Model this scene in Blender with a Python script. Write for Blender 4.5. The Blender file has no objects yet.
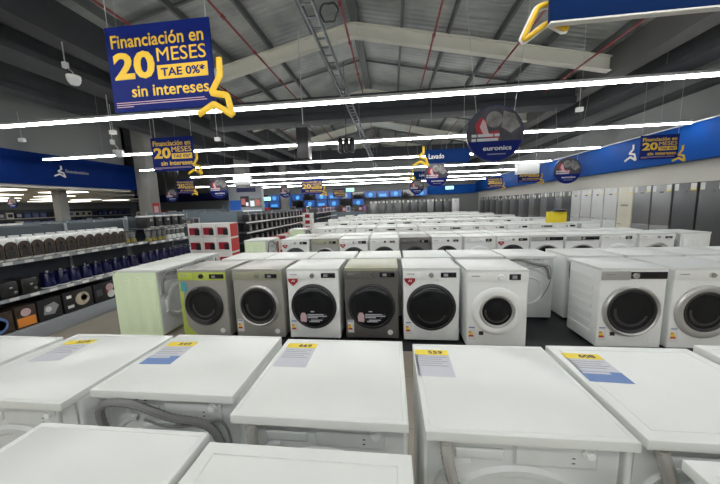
import bpy, bmesh, math, random
from mathutils import Vector, Matrix, Euler
random.seed(7)
PI = math.pi
SC = bpy.context.scene
COL = SC.collection

# ------------------------------------------------------------------ materials
MATS = {}
def mat(name, col, rough=.5, metal=0., emit=0., ecol=None, noise=0., nscale=8., bump=0., bscale=40., coat=0., spec=None, trans=0.):
    m = bpy.data.materials.new(name); m.use_nodes = True
    nt = m.node_tree; b = nt.nodes['Principled BSDF']
    c = (*col, 1)
    b.inputs['Base Color'].default_value = c
    b.inputs['Roughness'].default_value = rough
    b.inputs['Metallic'].default_value = metal
    if coat: b.inputs['Coat Weight'].default_value = coat
    if spec is not None: b.inputs['Specular IOR Level'].default_value = spec
    if trans: b.inputs['Transmission Weight'].default_value = trans
    if emit:
        b.inputs['Emission Color'].default_value = (*(ecol or col), 1)
        b.inputs['Emission Strength'].default_value = emit
    if noise or bump:
        tc = nt.nodes.new('ShaderNodeTexCoord')
    if noise:
        n = nt.nodes.new('ShaderNodeTexNoise'); n.inputs['Scale'].default_value = nscale; n.inputs['Detail'].default_value = 4
        nt.links.new(tc.outputs['Object'], n.inputs['Vector'])
        r = nt.nodes.new('ShaderNodeValToRGB')
        r.color_ramp.elements[0].position = .3; r.color_ramp.elements[1].position = .7
        r.color_ramp.elements[0].color = (*[max(0, x * (1 - noise)) for x in col], 1)
        r.color_ramp.elements[1].color = (*[min(1, x * (1 + noise)) for x in col], 1)
        nt.links.new(n.outputs['Fac'], r.inputs['Fac']); nt.links.new(r.outputs['Color'], b.inputs['Base Color'])
    if bump:
        n2 = nt.nodes.new('ShaderNodeTexNoise'); n2.inputs['Scale'].default_value = bscale
        nt.links.new(tc.outputs['Object'], n2.inputs['Vector'])
        bp = nt.nodes.new('ShaderNodeBump'); bp.inputs['Strength'].default_value = bump; bp.inputs['Distance'].default_value = .01
        nt.links.new(n2.outputs['Fac'], bp.inputs['Height']); nt.links.new(bp.outputs['Normal'], b.inputs['Normal'])
    MATS[name] = m
    return m
M = MATS
mat('white_enamel', (.86, .885, .87), .28, noise=.02, nscale=3)
mat('white_top', (.745, .775, .745), .32, noise=.012, nscale=5)  # tops toned below the upright faces, balance of light put into the colour
mat('white_plastic', (.86, .88, .865), .38)
mat('pale_green', (.80, .94, .66), .35)  # pale green body colour of the end machines
mat('galvanised', (.69, .72, .71), .42, .1, noise=.05, nscale=6)
mat('silver', (.42, .42, .39), .34, .35)
mat('champagne', (.40, .41, .30), .34, .3)
mat('lime_reflection', (.48, .58, .10), .35)  # yellow-green reflection on the silver front, put into the colour
mat('graphite', (.17, .165, .155), .34, .4)
mat('chrome', (.62, .62, .61), .22, .9)
mat('silver_ring', (.50, .50, .49), .3, .5)
mat('black_gloss', (.010, .010, .012), .08)
mat('black_plastic', (.02, .02, .022), .35)
mat('rim_grey', (.03, .03, .032), .3)
mat('dark_grey', (.07, .07, .075), .5)
mat('drum_steel', (.07, .07, .073), .3, .5)
mat('glass_dark', (.010, .011, .013), .06, spec=.3)
mat('grey_hose', (.25, .25, .245), .5)
mat('pale_hose', (.42, .41, .38), .5)
mat('cable_grey', (.25, .25, .25), .5)
mat('screen_green', (.2, .5, .45), .3, emit=.6)
mat('label_white', (.78, .78, .76), .6)
mat('paper', (.56, .58, .63), .6)
mat('yellow_card', (.85, .68, .03), .55)
mat('yellow', (.78, .50, .02), .5)
mat('sticker_cyan', (.08, .38, .45), .4)
mat('yellow_dull', (.35, .27, .04), .5)
mat('orange', (.80, .28, .04), .5)
mat('red', (.55, .03, .03), .45)
mat('wine_red', (.36, .015, .03), .4)
mat('red_pipe', (.22, .025, .03), .45)
mat('sign_blue', (.006, .016, .14), .55, spec=.12)
mat('board_blue', (.002, .022, .105), .6, spec=.08)
mat('fascia_shaded', (.002, .022, .15), .65, noise=.2, nscale=.6, spec=.06)  # same blue as the other fascia, its dimmer light put into the colour
mat('fascia_blue', (.004, .068, .32), .6, noise=.2, nscale=.6, spec=.1)
mat('navy', (.012, .016, .09), .3)
mat('kettle_blue', (.006, .008, .06), .2)
mat('ink', (.03, .03, .05), .6)
mat('ink_grey', (.32, .33, .36), .6)
mat('picture_blue', (.12, .22, .48), .5)
mat('pale_pink', (.6, .42, .45), .5)
mat('photo_grey', (.20, .195, .185), .5, noise=.5, nscale=6)
mat('photo_dark', (.045, .045, .06), .5, noise=.5, nscale=5)
mat('shelf_grey', (.33, .36, .39), .45)
mat('shelf_dark', (.06, .07, .085), .5)
mat('panel_bluegrey', (.11, .145, .17), .55)
mat('panel_shaded', (.055, .07, .085), .55)  # back panel with the shade between the shelves put into its colour
mat('brown', (.055, .036, .026), .4, noise=.5, nscale=30)
mat('olive', (.22, .20, .07), .4, noise=.4, nscale=20)
mat('grey_mix', (.20, .21, .21), .4, noise=.5, nscale=22)
mat('beige', (.55, .47, .36), .5)
mat('purple_mix', (.12, .12, .28), .5, noise=.4, nscale=4)
mat('steel_fridge', (.26, .265, .27), .33, .55)
mat('dark_fridge', (.105, .11, .115), .33, .4)
mat('side_fridge', (.13, .135, .14), .5)
mat('white_fridge', (.66, .68, .68), .3)
mat('cream_fridge', (.70, .68, .56), .35)
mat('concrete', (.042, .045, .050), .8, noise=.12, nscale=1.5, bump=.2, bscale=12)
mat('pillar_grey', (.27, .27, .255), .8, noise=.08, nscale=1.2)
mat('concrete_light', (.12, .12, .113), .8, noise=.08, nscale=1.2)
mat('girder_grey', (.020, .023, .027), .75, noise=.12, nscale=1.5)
mat('cream_steel', (.64, .64, .56), .5)
mat('purlin_grey', (.10, .11, .11), .6)
mat('wall_paint', (.66, .645, .58), .7, noise=.02, nscale=1)
mat('wall_dark', (.20, .21, .21), .7)
mat('soffit', (.62, .60, .54), .7)
mat('alu', (.55, .56, .56), .4, .4)
mat('led', (1, 1, 1), .5, emit=14, ecol=(1, .99, .97))
mat('panel_led', (1, 1, 1), .5, emit=1.5, ecol=(1, .97, .86))
mat('exit_green', (.05, .5, .2), .5, emit=1.2, ecol=(.25, .9, .5))
mat('skylight', (.3, .42, .6), .5, emit=.14, ecol=(.35, .55, .9))
mat('wire', (.45, .45, .45), .5)
mat('tray_steel', (.13, .15, .165), .5, .3)
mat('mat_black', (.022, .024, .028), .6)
mat('screen_blue', (.02, .1, .4), .3, emit=.10, ecol=(.03, .14, .5))
mat('screen_cyan', (.05, .3, .6), .3, emit=.32, ecol=(.10, .42, .95))
mat('screen_white', (.6, .6, .6), .3, emit=.4, ecol=(.7, .75, .8))
mat('screen_red', (.4, .1, .1), .3, emit=.2, ecol=(.6, .25, .2))

def tex_material(name, build):
    m = bpy.data.materials.new(name); m.use_nodes = True
    build(m.node_tree, m.node_tree.nodes['Principled BSDF']); MATS[name] = m
def floor_nodes(nt, b):
    tc = nt.nodes.new('ShaderNodeTexCoord')
    br = nt.nodes.new('ShaderNodeTexBrick'); br.offset = 0.0
    br.inputs['Color1'].default_value = (.40, .36, .29, 1); br.inputs['Color2'].default_value = (.375, .335, .27, 1)
    br.inputs['Mortar'].default_value = (.28, .25, .20, 1); br.inputs['Scale'].default_value = 1.0
    br.inputs['Mortar Size'].default_value = .004; br.inputs['Brick Width'].default_value = .6; br.inputs['Row Height'].default_value = .6
    n = nt.nodes.new('ShaderNodeTexNoise'); n.inputs['Scale'].default_value = 2.2; n.inputs['Detail'].default_value = 5
    mx = nt.nodes.new('ShaderNodeMixRGB'); mx.blend_type = 'MULTIPLY'; mx.inputs['Fac'].default_value = .25
    nt.links.new(tc.outputs['Object'], br.inputs['Vector']); nt.links.new(tc.outputs['Object'], n.inputs['Vector'])
    nt.links.new(br.outputs['Color'], mx.inputs['Color1']); nt.links.new(n.outputs['Fac'], mx.inputs['Color2'])
    nt.links.new(mx.outputs['Color'], b.inputs['Base Color']); b.inputs['Roughness'].default_value = .32
tex_material('floor_tile', floor_nodes)
def roof_nodes(nt, b):
    tc = nt.nodes.new('ShaderNodeTexCoord')
    n = nt.nodes.new('ShaderNodeTexNoise'); n.inputs['Scale'].default_value = .9; n.inputs['Detail'].default_value = 6
    r = nt.nodes.new('ShaderNodeValToRGB')
    r.color_ramp.elements[0].position = .32; r.color_ramp.elements[0].color = (.21, .23, .23, 1)
    r.color_ramp.elements[1].position = .7; r.color_ramp.elements[1].color = (.42, .44, .42, 1)
    w = nt.nodes.new('ShaderNodeTexWave'); w.bands_direction = 'Y'; w.inputs['Scale'].default_value = 1.6
    w.inputs['Distortion'].default_value = .6
    bp = nt.nodes.new('ShaderNodeBump'); bp.inputs['Strength'].default_value = .35; bp.inputs['Distance'].default_value = .03
    nt.links.new(tc.outputs['Object'], n.inputs['Vector']); nt.links.new(n.outputs['Fac'], r.inputs['Fac'])
    nt.links.new(r.outputs['Color'], b.inputs['Base Color'])
    nt.links.new(tc.outputs['Object'], w.inputs['Vector']); nt.links.new(w.outputs['Fac'], bp.inputs['Height'])
    nt.links.new(bp.outputs['Normal'], b.inputs['Normal'])
    b.inputs['Roughness'].default_value = .45; b.inputs['Metallic'].default_value = .25
tex_material('roof_sheet', roof_nodes)

# ------------------------------------------------------------------ mesh builder
class MB:
    def __init__(s): s.bm = bmesh.new(); s.ml = []
    def _mi(s, m):
        if m not in s.ml: s.ml.append(m)
        return s.ml.index(m)
    def _merge(s, t, m):
        i = s._mi(m)
        for f in t.faces: f.material_index = i
        me = bpy.data.meshes.new('tmp'); t.to_mesh(me); t.free(); s.bm.from_mesh(me); bpy.data.meshes.remove(me)
        return s
    def box(s, x0, x1, y0, y1, z0, z1, m, bev=0., seg=2, edges=None):
        t = bmesh.new(); bmesh.ops.create_cube(t, size=1)
        for v in t.verts:
            v.co = Vector(((x0 + x1) / 2 + v.co.x * (x1 - x0), (y0 + y1) / 2 + v.co.y * (y1 - y0), (z0 + z1) / 2 + v.co.z * (z1 - z0)))
        if bev:
            es = [e for e in t.edges if edges is None or edges(e)]
            bmesh.ops.bevel(t, geom=es, offset=bev, segments=seg, profile=.6, affect='EDGES', clamp_overlap=True)
        return s._merge(t, m)
    def slab(s, x0, x1, y0, y1, z0, z1, m, inset, drop, bev=.006):
        t = bmesh.new(); bmesh.ops.create_cube(t, size=1)
        for v in t.verts:
            v.co = Vector(((x0 + x1) / 2 + v.co.x * (x1 - x0), (y0 + y1) / 2 + v.co.y * (y1 - y0), (z0 + z1) / 2 + v.co.z * (z1 - z0)))
        bmesh.ops.bevel(t, geom=list(t.edges), offset=bev, segments=3, profile=.6, affect='EDGES')
        top = max(t.faces, key=lambda f: (f.normal.z > .99) * f.calc_area())
        bmesh.ops.inset_region(t, faces=[top], thickness=inset, use_even_offset=True)
        g = .0022
        bmesh.ops.inset_region(t, faces=[top], thickness=g, depth=-drop, use_even_offset=True)
        bmesh.ops.inset_region(t, faces=[top], thickness=g, depth=drop * .8, use_even_offset=True)
        return s._merge(t, m)
    def rev(s, prof, c, axis, m, seg=32, a0=0., a1=2 * PI):
        """profile [(radius, t)] turned about axis through c"""
        ax = {'x': (Vector((1, 0, 0)), Vector((0, 1, 0)), Vector((0, 0, 1))), 'y': (Vector((0, 1, 0)), Vector((0, 0, 1)), Vector((1, 0, 0))),
              '-y': (Vector((0, -1, 0)), Vector((1, 0, 0)), Vector((0, 0, 1))), 'z': (Vector((0, 0, 1)), Vector((1, 0, 0)), Vector((0, 1, 0)))}[axis]
        t = bmesh.new(); c = Vector(c); full = abs(a1 - a0 - 2 * PI) < 1e-6; n = seg if full else seg + 1; rings = []
        for r, h in prof:
            if r < 1e-6: rings.append([t.verts.new(c + ax[0] * h)]); continue
            rings.append([t.verts.new(c + ax[0] * h + (ax[1] * math.cos(a0 + (a1 - a0) * k / seg) + ax[2] * math.sin(a0 + (a1 - a0) * k / seg)) * r) for k in range(n)])
        for A, B in zip(rings, rings[1:]):
            for k in range(seg):
                k2 = (k + 1) % n
                if len(A) == 1 and len(B) == 1: continue
                if len(A) == 1: t.faces.new((A[0], B[k], B[k2]))
                elif len(B) == 1: t.faces.new((A[k], B[0], A[k2]))
                else: t.faces.new((A[k], B[k], B[k2], A[k2]))
        bmesh.ops.recalc_face_normals(t, faces=list(t.faces))
        return s._merge(t, m)
    def cyl(s, c, axis, r, h, m, seg=20, r2=None):
        r2 = r if r2 is None else r2
        return s.rev([(0, 0), (r, 0), (r2, h), (0, h)], c, axis, m, seg)
    def tube(s, pts, r, m, seg=8, flat=None, smooth=0, rf=None):
        pts = [Vector(p) for p in pts]
        for _ in range(smooth):
            q = [pts[0]]
            for a, b in zip(pts, pts[1:]): q += [a * .75 + b * .25, a * .25 + b * .75]
            q.append(pts[-1]); pts = q
        t = bmesh.new(); rings = []; up = None
        for i, p in enumerate(pts):
            d = (pts[min(i + 1, len(pts) - 1)] - pts[max(i - 1, 0)]).normalized()
            if up is None:
                up = Vector((0, 1, 0)) if abs(d.y) < .9 else Vector((0, 0, 1))
            if flat: up = Vector((0, 1, 0))
            u = (up - d * up.dot(d)).normalized(); v = d.cross(u); up = u
            rr = r if rf is None else r * rf(i)
            ring = []
            for k in range(seg):
                a = 2 * PI * k / seg
                ring.append(t.verts.new(p + u * math.cos(a) * (flat if flat else rr) + v * math.sin(a) * rr))
            rings.append(ring)
        for A, B in zip(rings, rings[1:]):
            for k in range(seg): t.faces.new((A[k], A[(k + 1) % seg], B[(k + 1) % seg], B[k]))
        t.faces.new(rings[0][::-1]); t.faces.new(rings[-1])
        bmesh.ops.recalc_face_normals(t, faces=list(t.faces))
        return s._merge(t, m)
    def prism(s, poly, y0, y1, m):
        """polygon in XZ extruded from y0 to y1"""
        t = bmesh.new()
        a = [t.verts.new((x, y0, z)) for x, z in poly]; b = [t.verts.new((x, y1, z)) for x, z in poly]
        t.faces.new(a); t.faces.new(b[::-1]); n = len(poly)
        for k in range(n): t.faces.new((a[k], b[k], b[(k + 1) % n], a[(k + 1) % n]))
        bmesh.ops.recalc_face_normals(t, faces=list(t.faces))
        return s._merge(t, m)
    def quad(s, vs, m):
        t = bmesh.new(); t.faces.new([t.verts.new(v) for v in vs]); return s._merge(t, m)
    def mesh(s, name, smooth=True):
        me = bpy.data.meshes.new(name); s.bm.to_mesh(me); s.bm.free()
        for m in s.ml: me.materials.append(MATS[m])
        if smooth and len(me.polygons):
            me.polygons.foreach_set('use_smooth', [True] * len(me.polygons)); me.set_sharp_from_angle(angle=math.radians(38))
        me.update(); return me

_fontcache = {}
def text_mesh(s, rect, y, m, bold=.0, depth=.003):
    """lettering in the XZ plane facing -Y, fitted to rect (x0, x1, z0, z1), its face at y"""
    cu = bpy.data.curves.new('lettering', 'FONT'); cu.body = s; cu.size = 1; cu.offset = bold; cu.extrude = .01; cu.resolution_u = 3
    o = bpy.data.objects.new('lettering_tmp', cu); COL.objects.link(o)
    dg = bpy.context.evaluated_depsgraph_get(); me = bpy.data.meshes.new_from_object(o.evaluated_get(dg))
    bpy.data.objects.remove(o); bpy.data.curves.remove(cu)
    xs = [v.co.x for v in me.vertices]; ys = [v.co.y for v in me.vertices]
    x0, x1, y0, y1 = min(xs), max(xs), min(ys), max(ys)
    for v in me.vertices:
        v.co = Vector((rect[0] + (v.co.x - x0) / (x1 - x0) * (rect[1] - rect[0]), y - (v.co.z + .01) / .02 * depth,
                       rect[2] + (v.co.y - y0) / (y1 - y0) * (rect[3] - rect[2])))
    me.materials.clear(); me.materials.append(MATS[m]); me.name = 'lettering'
    return me

# ------------------------------------------------------------------ scene tree
def link(name, data, parent=None):
    o = bpy.data.objects.new(name, data); COL.objects.link(o)
    if parent: o.parent = parent
    return o
class Proto:
    """a kind of thing: list of (part name, mesh, [(sub-part name, mesh)], label)"""
    def __init__(s, name, cat): s.name = name; s.cat = cat; s.parts = []
    def add(s, name, me, subs=(), label=None): s.parts.append((name, me, list(subs), label)); return s
    def place(s, loc, rz, label, group=None, scale=None):
        r = link(s.name, None); r.location = Vector(loc) + Vector((0, 0, .002 if s.cat in ('carton', 'appliance', 'kettle', 'toaster') else 0)); r.rotation_euler = (0, 0, rz); r.empty_display_size = .1
        if scale: r.scale = scale
        r['label'] = label; r['category'] = s.cat
        if group: r['group'] = group
        for n, me, subs, lb in s.parts:
            c = link(n, me, r)
            if lb: c['label'] = lb
            for n2, me2 in subs: link(n2, me2, c)
        return r
def single(name, me, label, cat, loc=(0, 0, 0), rz=0, group=None):
    o = link(name, me); o.location = loc; o.rotation_euler = (0, 0, rz); o['label'] = label; o['category'] = cat
    if group: o['group'] = group
    return o
def struct(name, me, loc=(0, 0, 0)):
    o = link(name, me); o['kind'] = 'structure'; o.location = loc; return o
ORD = 'first second third fourth fifth sixth seventh eighth ninth tenth eleventh twelfth thirteenth fourteenth fifteenth sixteenth seventeenth eighteenth nineteenth twentieth'.split()
ORD += ['twenty-' + x for x in ORD[:9]] + ['thirtieth'] + ['thirty-' + x for x in ORD[:9]]

def boxmesh(name, x0, x1, y0, y1, z0, z1, m, bev=0.): return MB().box(x0, x1, y0, y1, z0, z1, m, bev).mesh(name)

# ------------------------------------------------------------------ camera
F, PITCH, YAW, ROLL = 284.2185, .129316, .112923, -.0320243
EYE = Vector((0, 0, 1.54))
fw = Vector((-math.sin(YAW) * math.cos(PITCH), math.cos(YAW) * math.cos(PITCH), -math.sin(PITCH)))
rt = fw.cross(Vector((0, 0, 1))).normalized(); up = rt.cross(fw)
r2 = rt * math.cos(ROLL) + up * math.sin(ROLL); u2 = up * math.cos(ROLL) - rt * math.sin(ROLL)
cd = bpy.data.cameras.new('camera'); cam = link('camera', cd)
cd.sensor_fit = 'HORIZONTAL'; cd.sensor_width = 36; cd.lens = F / 720 * 36; cd.clip_start = .02; cd.clip_end = 200
mw = Matrix((r2, u2, -fw)).transposed().to_4x4(); mw.translation = EYE; cam.matrix_world = mw
SC.camera = cam

# ------------------------------------------------------------------ the building
XL, XR, YB, YF = -32.0, 8.4, 29.0, -12.0
struct('floor', MB().box(XL, XR + .2, YF, YB + .2, -.1, 0, 'floor_tile').mesh('floor'))
struct('wall_right', boxmesh('wall_right', XR, XR + .2, YF, YB, 0, 6.2, 'wall_paint'))
struct('wall_back', boxmesh('wall_back', XL, XR + .2, YB, YB + .2, 0, 7.4, 'wall_dark'))
struct('wall_front', boxmesh('wall_front', XL, XR + .2, YF - .2, YF, 0, 7.4, 'wall_paint'))
struct('wall_left', boxmesh('wall_left', XL - .2, XL, YF, YB, 0, 6.2, 'wall_dark'))
# pitched roof between the gutter beams, flat concrete decks beside it
RX, RZ, LX, LZ, QX, QZ = -1.1, 7.3, -7.0, 6.05, 6.3, 5.72
def roofpart(xa, za, xb, zb):
    return MB().quad([(xa, YF, za), (xb, YF, zb), (xb, YB, zb), (xa, YB, za)], 'roof_sheet').mesh('ceiling')
struct('ceiling', roofpart(LX, LZ, RX, RZ)); struct('ceiling', roofpart(RX, RZ, QX, QZ))
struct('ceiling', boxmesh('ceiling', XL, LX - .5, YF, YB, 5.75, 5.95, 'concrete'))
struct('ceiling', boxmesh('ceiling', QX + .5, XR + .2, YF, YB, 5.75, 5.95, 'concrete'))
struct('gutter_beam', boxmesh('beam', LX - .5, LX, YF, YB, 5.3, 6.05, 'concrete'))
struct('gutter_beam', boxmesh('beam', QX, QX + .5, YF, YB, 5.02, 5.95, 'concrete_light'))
for x, z, w in ((-8.7, 5.2, .45), (-10.6, 5.0, .3), (-13.2, 4.75, .4), (7.45, 4.72, .35)):
    bm = MB(); bm.box(x - w / 2, x + w / 2, YF + .01, YB - .01, z + .1, 5.76, 'concrete'); bm.box(x - w, x + w, YF + .01, YB - .01, z, z + .16, 'concrete')
    struct('ceiling_beam', bm.mesh('beam'))
struct('trim_3', boxmesh('ledge', XR - .35, XR, YF, YB, 4.3, 4.45, 'concrete'))
def slope(x): return RZ + (LZ - RZ) * (RX - x) / (RX - LX) if x < RX else RZ + (QZ - RZ) * (x - RX) / (QX - RX)
for k in range(10):
    x = LX + .5 + k * 1.38
    if abs(x - RX) < .25: x = RX
    z = slope(x)
    struct('roof_purlin', boxmesh('purlin', x - .035, x + .035, YF, YB, z - .2, z - .015, 'purlin_grey'))
struct('roof_purlin', boxmesh('purlin', RX - .04, RX + .22, YF, YB, RZ - .22, RZ - .06, 'purlin_grey'))
for y in (-.7, 1.85, 4.4, 9.5, 14.6, 19.7, 24.8, 6.95, 12.05, 17.15, 22.25):
    frame = abs((y - 4.4) / 5.1 - round((y - 4.4) / 5.1)) < .01
    b = MB()
    d0, d1, m = (.22, .64, 'cream_steel') if frame else (.03, .09, 'purlin_grey')
    h = .05 if frame else .025
    P = lambda dz: [(LX, LZ - dz), (RX, RZ - dz), (QX, QZ - dz)]
    if frame:
        t, bo = P(.20), P(.60)
        b.prism(t + bo[::-1], y - .012, y + .012, m)
        for z0, z1 in ((.20, .225), (.575, .60)):
            b.prism(P(z0) + P(z1)[::-1], y - .11, y + .11, m)
    else:
        b.prism(P(d0) + P(d1)[::-1], y - h, y + h, m)
    struct('roof_frame' if frame else 'roof_brace', b.mesh('frame', False))
for y in (11.0, 21.2):
    b = MB(); b.box(LX + .01, QX - .01, y, y + .55, 4.9, 5.6, 'girder_grey', .03); b.box(LX + .01, QX - .01, y - .12, y + .67, 4.72, 4.98, 'girder_grey', .04)
    struct('ceiling_beam', b.mesh('girder'))
for i, (x0, x1, y0, y1) in enumerate(((-2.6, -1.3, 17.6, 19.3), (-.8, 1.2, 17.6, 19.3))):
    za, zb = slope(x0) - .02, slope(x1) - .02
    struct('window_%d' % (i + 1), MB().quad([(x0, y0, za), (x1, y0, zb), (x1, y1, zb), (x0, y1, za)], 'skylight').mesh('window'))
# blue fascias
struct('wall_upper_right', boxmesh('wall_upper_right', XR - .06, XR - .001, YF + .01, YB - .01, 3.48, 5.74, 'wall_dark'))
o = struct('trim_1', boxmesh('trim', XR - .28, XR - .002, YF, YB, 2.46, 3.44, 'fascia_blue', .01))
link('edge_trim', boxmesh('edge_trim', XR - .3, XR - .02, YF, YB, 3.44, 3.475, 'white_plastic'), o)
def wall_text(s, y0, y1, z0, z1, x, parent, right=True, m='label_white'):
    me = text_mesh(s, (0, abs(y1 - y0), z0, z1), 0, m, .01, .008)
    # turn XZ lettering to read on a wall facing -X (right wall) or +X (left wall)
    for v in me.vertices:
        a, d = v.co.x, v.co.y
        v.co = Vector((x + d, max(y0, y1) - a, v.co.z)) if right else Vector((x - d, min(y0, y1) + a, v.co.z))
    if not right: pass
    return link('lettering', me, parent)
def tight(pts, f=.16):
    out = [pts[0]]
    for i in range(1, len(pts) - 1):
        a, b, c = Vector(pts[i - 1]), Vector(pts[i]), Vector(pts[i + 1]); d = min((a - b).length, (c - b).length) * f
        out += [tuple(b + (a - b).normalized() * d), tuple(b), tuple(b + (c - b).normalized() * d)]
    return out + [pts[-1]]
FIG = [(.08, 1.0), (.10, .70), (-.20, .46), (.22, .36), (.36, -.04), (-.10, .22), (-.55, .0)]
def star_mesh(h, r, m, depth=.012, y=0, seg=10):
    return MB().tube([(x * h, y, z * h) for x, z in tight(FIG)], r, m, seg, flat=depth, smooth=1).mesh('star_figure')
wall_text('Frigoríficos', 9.6, 10.55, 2.93, 3.08, XR - .283, o)
fig = star_mesh(.5, .035, 'label_white')
f = link('star_figure', fig, o); f.location = (XR - .30, 10.85, 2.75); f.rotation_euler = (0, 0, -PI / 2)
o = struct('trim_2', boxmesh('trim', -12.8, -12.51, YF, 13.25, 2.62, 3.75, 'fascia_shaded', .01))
wall_text('Electrodomésticos', 9.95, 10.8, 3.14, 3.26, -12.497, o, False, 'ink_grey')
f = link('star_figure', fig, o); f.location = (-12.48, 9.77, 2.98); f.rotation_euler = (0, 0, PI / 2); f.scale = (.8, .8, .8)
struct('wall_upper_left', boxmesh('wall_upper_left', -12.82, -12.6, YF, 12.75, 3.75, 5.76, 'wall_dark'))
# low-ceilinged annex beyond the fascia
struct('ceiling', boxmesh('ceiling', XL, -12.6, YF, 12.75, 2.52, 2.62, 'soffit'))
struct('wall_annex', boxmesh('wall_annex', XL, -12.6, 12.6, 12.75, 2.62, 5.76, 'wall_dark'))
for x1, y0, y1 in ((-15.6, 12.75, 16), (-19.6, 16, 21), (-24, 21, 26)): struct('ceiling', boxmesh('ceiling', XL, x1, y0, y1, 2.52, 2.62, 'soffit'))
for i in range(4):
    for j in range(8):
        x, y = -14.3 - i * 3.4, 4.6 + j * 2.2
        if (y > 12 and x > -17) or (y > 15.5 and x > -20.5): continue
        single('ceiling_panel_light', boxmesh('panel', -.75, .75, -.4, .4, -.02, 0, 'panel_led'),
               f'{ORD[j]} bright rectangular ceiling panel in the {ORD[i]} line behind the blue fascia', 'ceiling light', (x, y, 2.515), 0, 'annex ceiling panels')
def pillar(x, y, w, d, z1, m='pillar_grey'):
    return struct('pillar', boxmesh('pillar', x - w / 2, x + w / 2, y - d / 2, y + d / 2, 0, z1, m, .02))
pillar(-12.17, 13.3, .64, .6, 5.6); pillar(-13.55, 10.42, .36, .30, 2.53, 'pillar_grey'); pillar(-10.9, 20.4, .8, .8, 5.6); pillar(-16.5, 4.2, .4, .4, 2.53, 'soffit')
pillar(-9.75, 25.7, .6, .6, 5.6)
# fascia on the back wall
struct('trim_4', boxmesh('trim', XL, -15.5, YB - .3, YB - .01, 2.5, 3.3, 'navy'))
struct('trim_5', boxmesh('trim', 3.6, 8.1, YB - .3, YB - .01, 2.35, 3.2, 'fascia_blue'))
struct('trim_6', boxmesh('trim', -14.8, 3.4, YB - .12, YB - .01, 2.7, 4.6, 'wall_dark'))

# ------------------------------------------------------------------ linear lights
bars = [(-8.02, -11.8, 7.95), (-4.66, -11.8, 7.95), (-1.3, -11.8, 7.95), (2.06, -11.8, 7.95), (5.42, -11.8, 7.95), (8.78, -11.8, 7.95), (12.14, -11.4, 7.95), (15.5, -11.4, 7.95), (18.86, -11.4, 7.95), (22.2, -16, 7.95), (25.5, -16, 7.95)]
for i, (y, x0, x1) in enumerate(bars):
    z = 3.44
    p = Proto('linear_light', 'light')
    p.add('housing', boxmesh('housing', x0, x1, -.034, .034, z, z + .05, 'alu', .005))
    p.add('diffuser', boxmesh('diffuser', x0 + .01, x1 - .01, -.03, .03, z - .045, z, 'led', .014))
    for k, x in enumerate((-9.5, -5.2, -.9, 3.2, 7.2)):
        zt = slope(x) if LX < x < QX else 5.75
        p.add('suspension_cable', MB().tube([(x, 0, z + .06), (x, 0, zt)], .0025, 'wire', 5).mesh('suspension_cable'))
    p.place((0, y, 0), 0, f'long white linear light hung across the hall, {ORD[abs(i - 3)] if i >= 3 else ORD[2 - i]} {"ahead of" if i >= 3 else "behind"} the camera', 'linear lights under the roof')

# ------------------------------------------------------------------ pipes, tray, hanging gear
for i, x in enumerate((-3.62, -1.0, 1.15, 3.38, 5.3, -5.6)):
    p = Proto('sprinkler_pipe', 'pipe'); z = min(5.75, slope(x) - .75)
    p.add('pipe', MB().tube([(x, YF, z), (x, YB, z)], .026, 'red_pipe', 8).mesh('pipe'))
    for y in (6.5, 8.0, 9.8, 13.5): p.add('coupling', MB().cyl((x, y - .05, z), 'y', .042, .1, 'red_pipe', 10).mesh('coupling'))
    p.place((0, 0, 0), 0, ['thin red sprinkler pipe beside the big financing sign', 'thin red sprinkler pipe nearest the cable ladder under the ridge', 'thin red sprinkler pipe just past the ridge, over the middle rows',
          'thin red sprinkler pipe behind the top corner star emblem', 'thin red sprinkler pipe nearest the pale gutter beam by the fridge wall', 'thin red sprinkler pipe nearest the dark gutter beam above the small appliances'][i], 'red sprinkler pipes')
p = Proto('cable_ladder', 'cable tray')
for x in (-1.17, -1.0): p.add('rail', boxmesh('rail', x - .012, x + .012, YF, 26, 4.22, 4.3, 'tray_steel'))
for k in range(60):
    y = 2.2 + k * .27; p.add('rung', boxmesh('rung', -1.17, -1.0, y, y + .03, 4.23, 4.25, 'tray_steel'))
p.place((0, 0, 0), 0, 'grey steel cable ladder running the length of the roof below the girders', 'cable tray')
single('cable_coil', MB().tube([(.13 * math.cos(a) * (1 + .1 * math.sin(3 * a)), .02 * math.sin(5 * a), .13 * math.sin(a)) for a in [k * .3 for k in range(40)]], .014, 'black_plastic', 6).mesh('cable_coil'),
       'black coil of cable hanging beside the cable ladder', 'cable', (-.85, 4.45, 4.32))

def speakers(loc, label):
    p = Proto('speaker_cluster', 'speaker')
    for k, x in enumerate((-.17, 0, .17)):
        p.add('speaker', MB().rev([(0, -.2), (.05, -.2), (.08, -.12), (.085, 0), (.08, .12), (.05, .2), (0, .2)], (x, 0, 0), 'z', 'black_plastic', 14).mesh('speaker'))
    p.add('bracket', boxmesh('bracket', -.22, .22, -.02, .02, .19, .23, 'black_plastic'))
    p.add('mount_pole', MB().tube([(0, 0, .22), (0, 0, 2.3)], .012, 'black_plastic', 6).mesh('mount_pole'))
    p.place(loc, 0, label)
speakers((-1.28, 8.55, 3.28), 'black hanging trio of slim speakers against the second visible light line')
speakers((-9.6, 11.9, 3.3), 'black hanging trio of slim speakers by the big concrete pillar')
p = Proto('ventilation_unit', 'fan unit')
p.add('casing', boxmesh('casing', -.17, .17, -.17, .17, -.45, .45, 'black_plastic', .03)); p.add('collar', boxmesh('collar', -.2, .2, -.2, .2, .4, .48, 'dark_grey', .01))
p.add('hanger', MB().tube([(0, 0, .48), (0, 0, 3.0)], .012, 'wire', 6).mesh('hanger'))
p.place((-2.45, 8.2, 3.33), 0, 'tall black boxy unit hanging under the dark girder')
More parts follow.
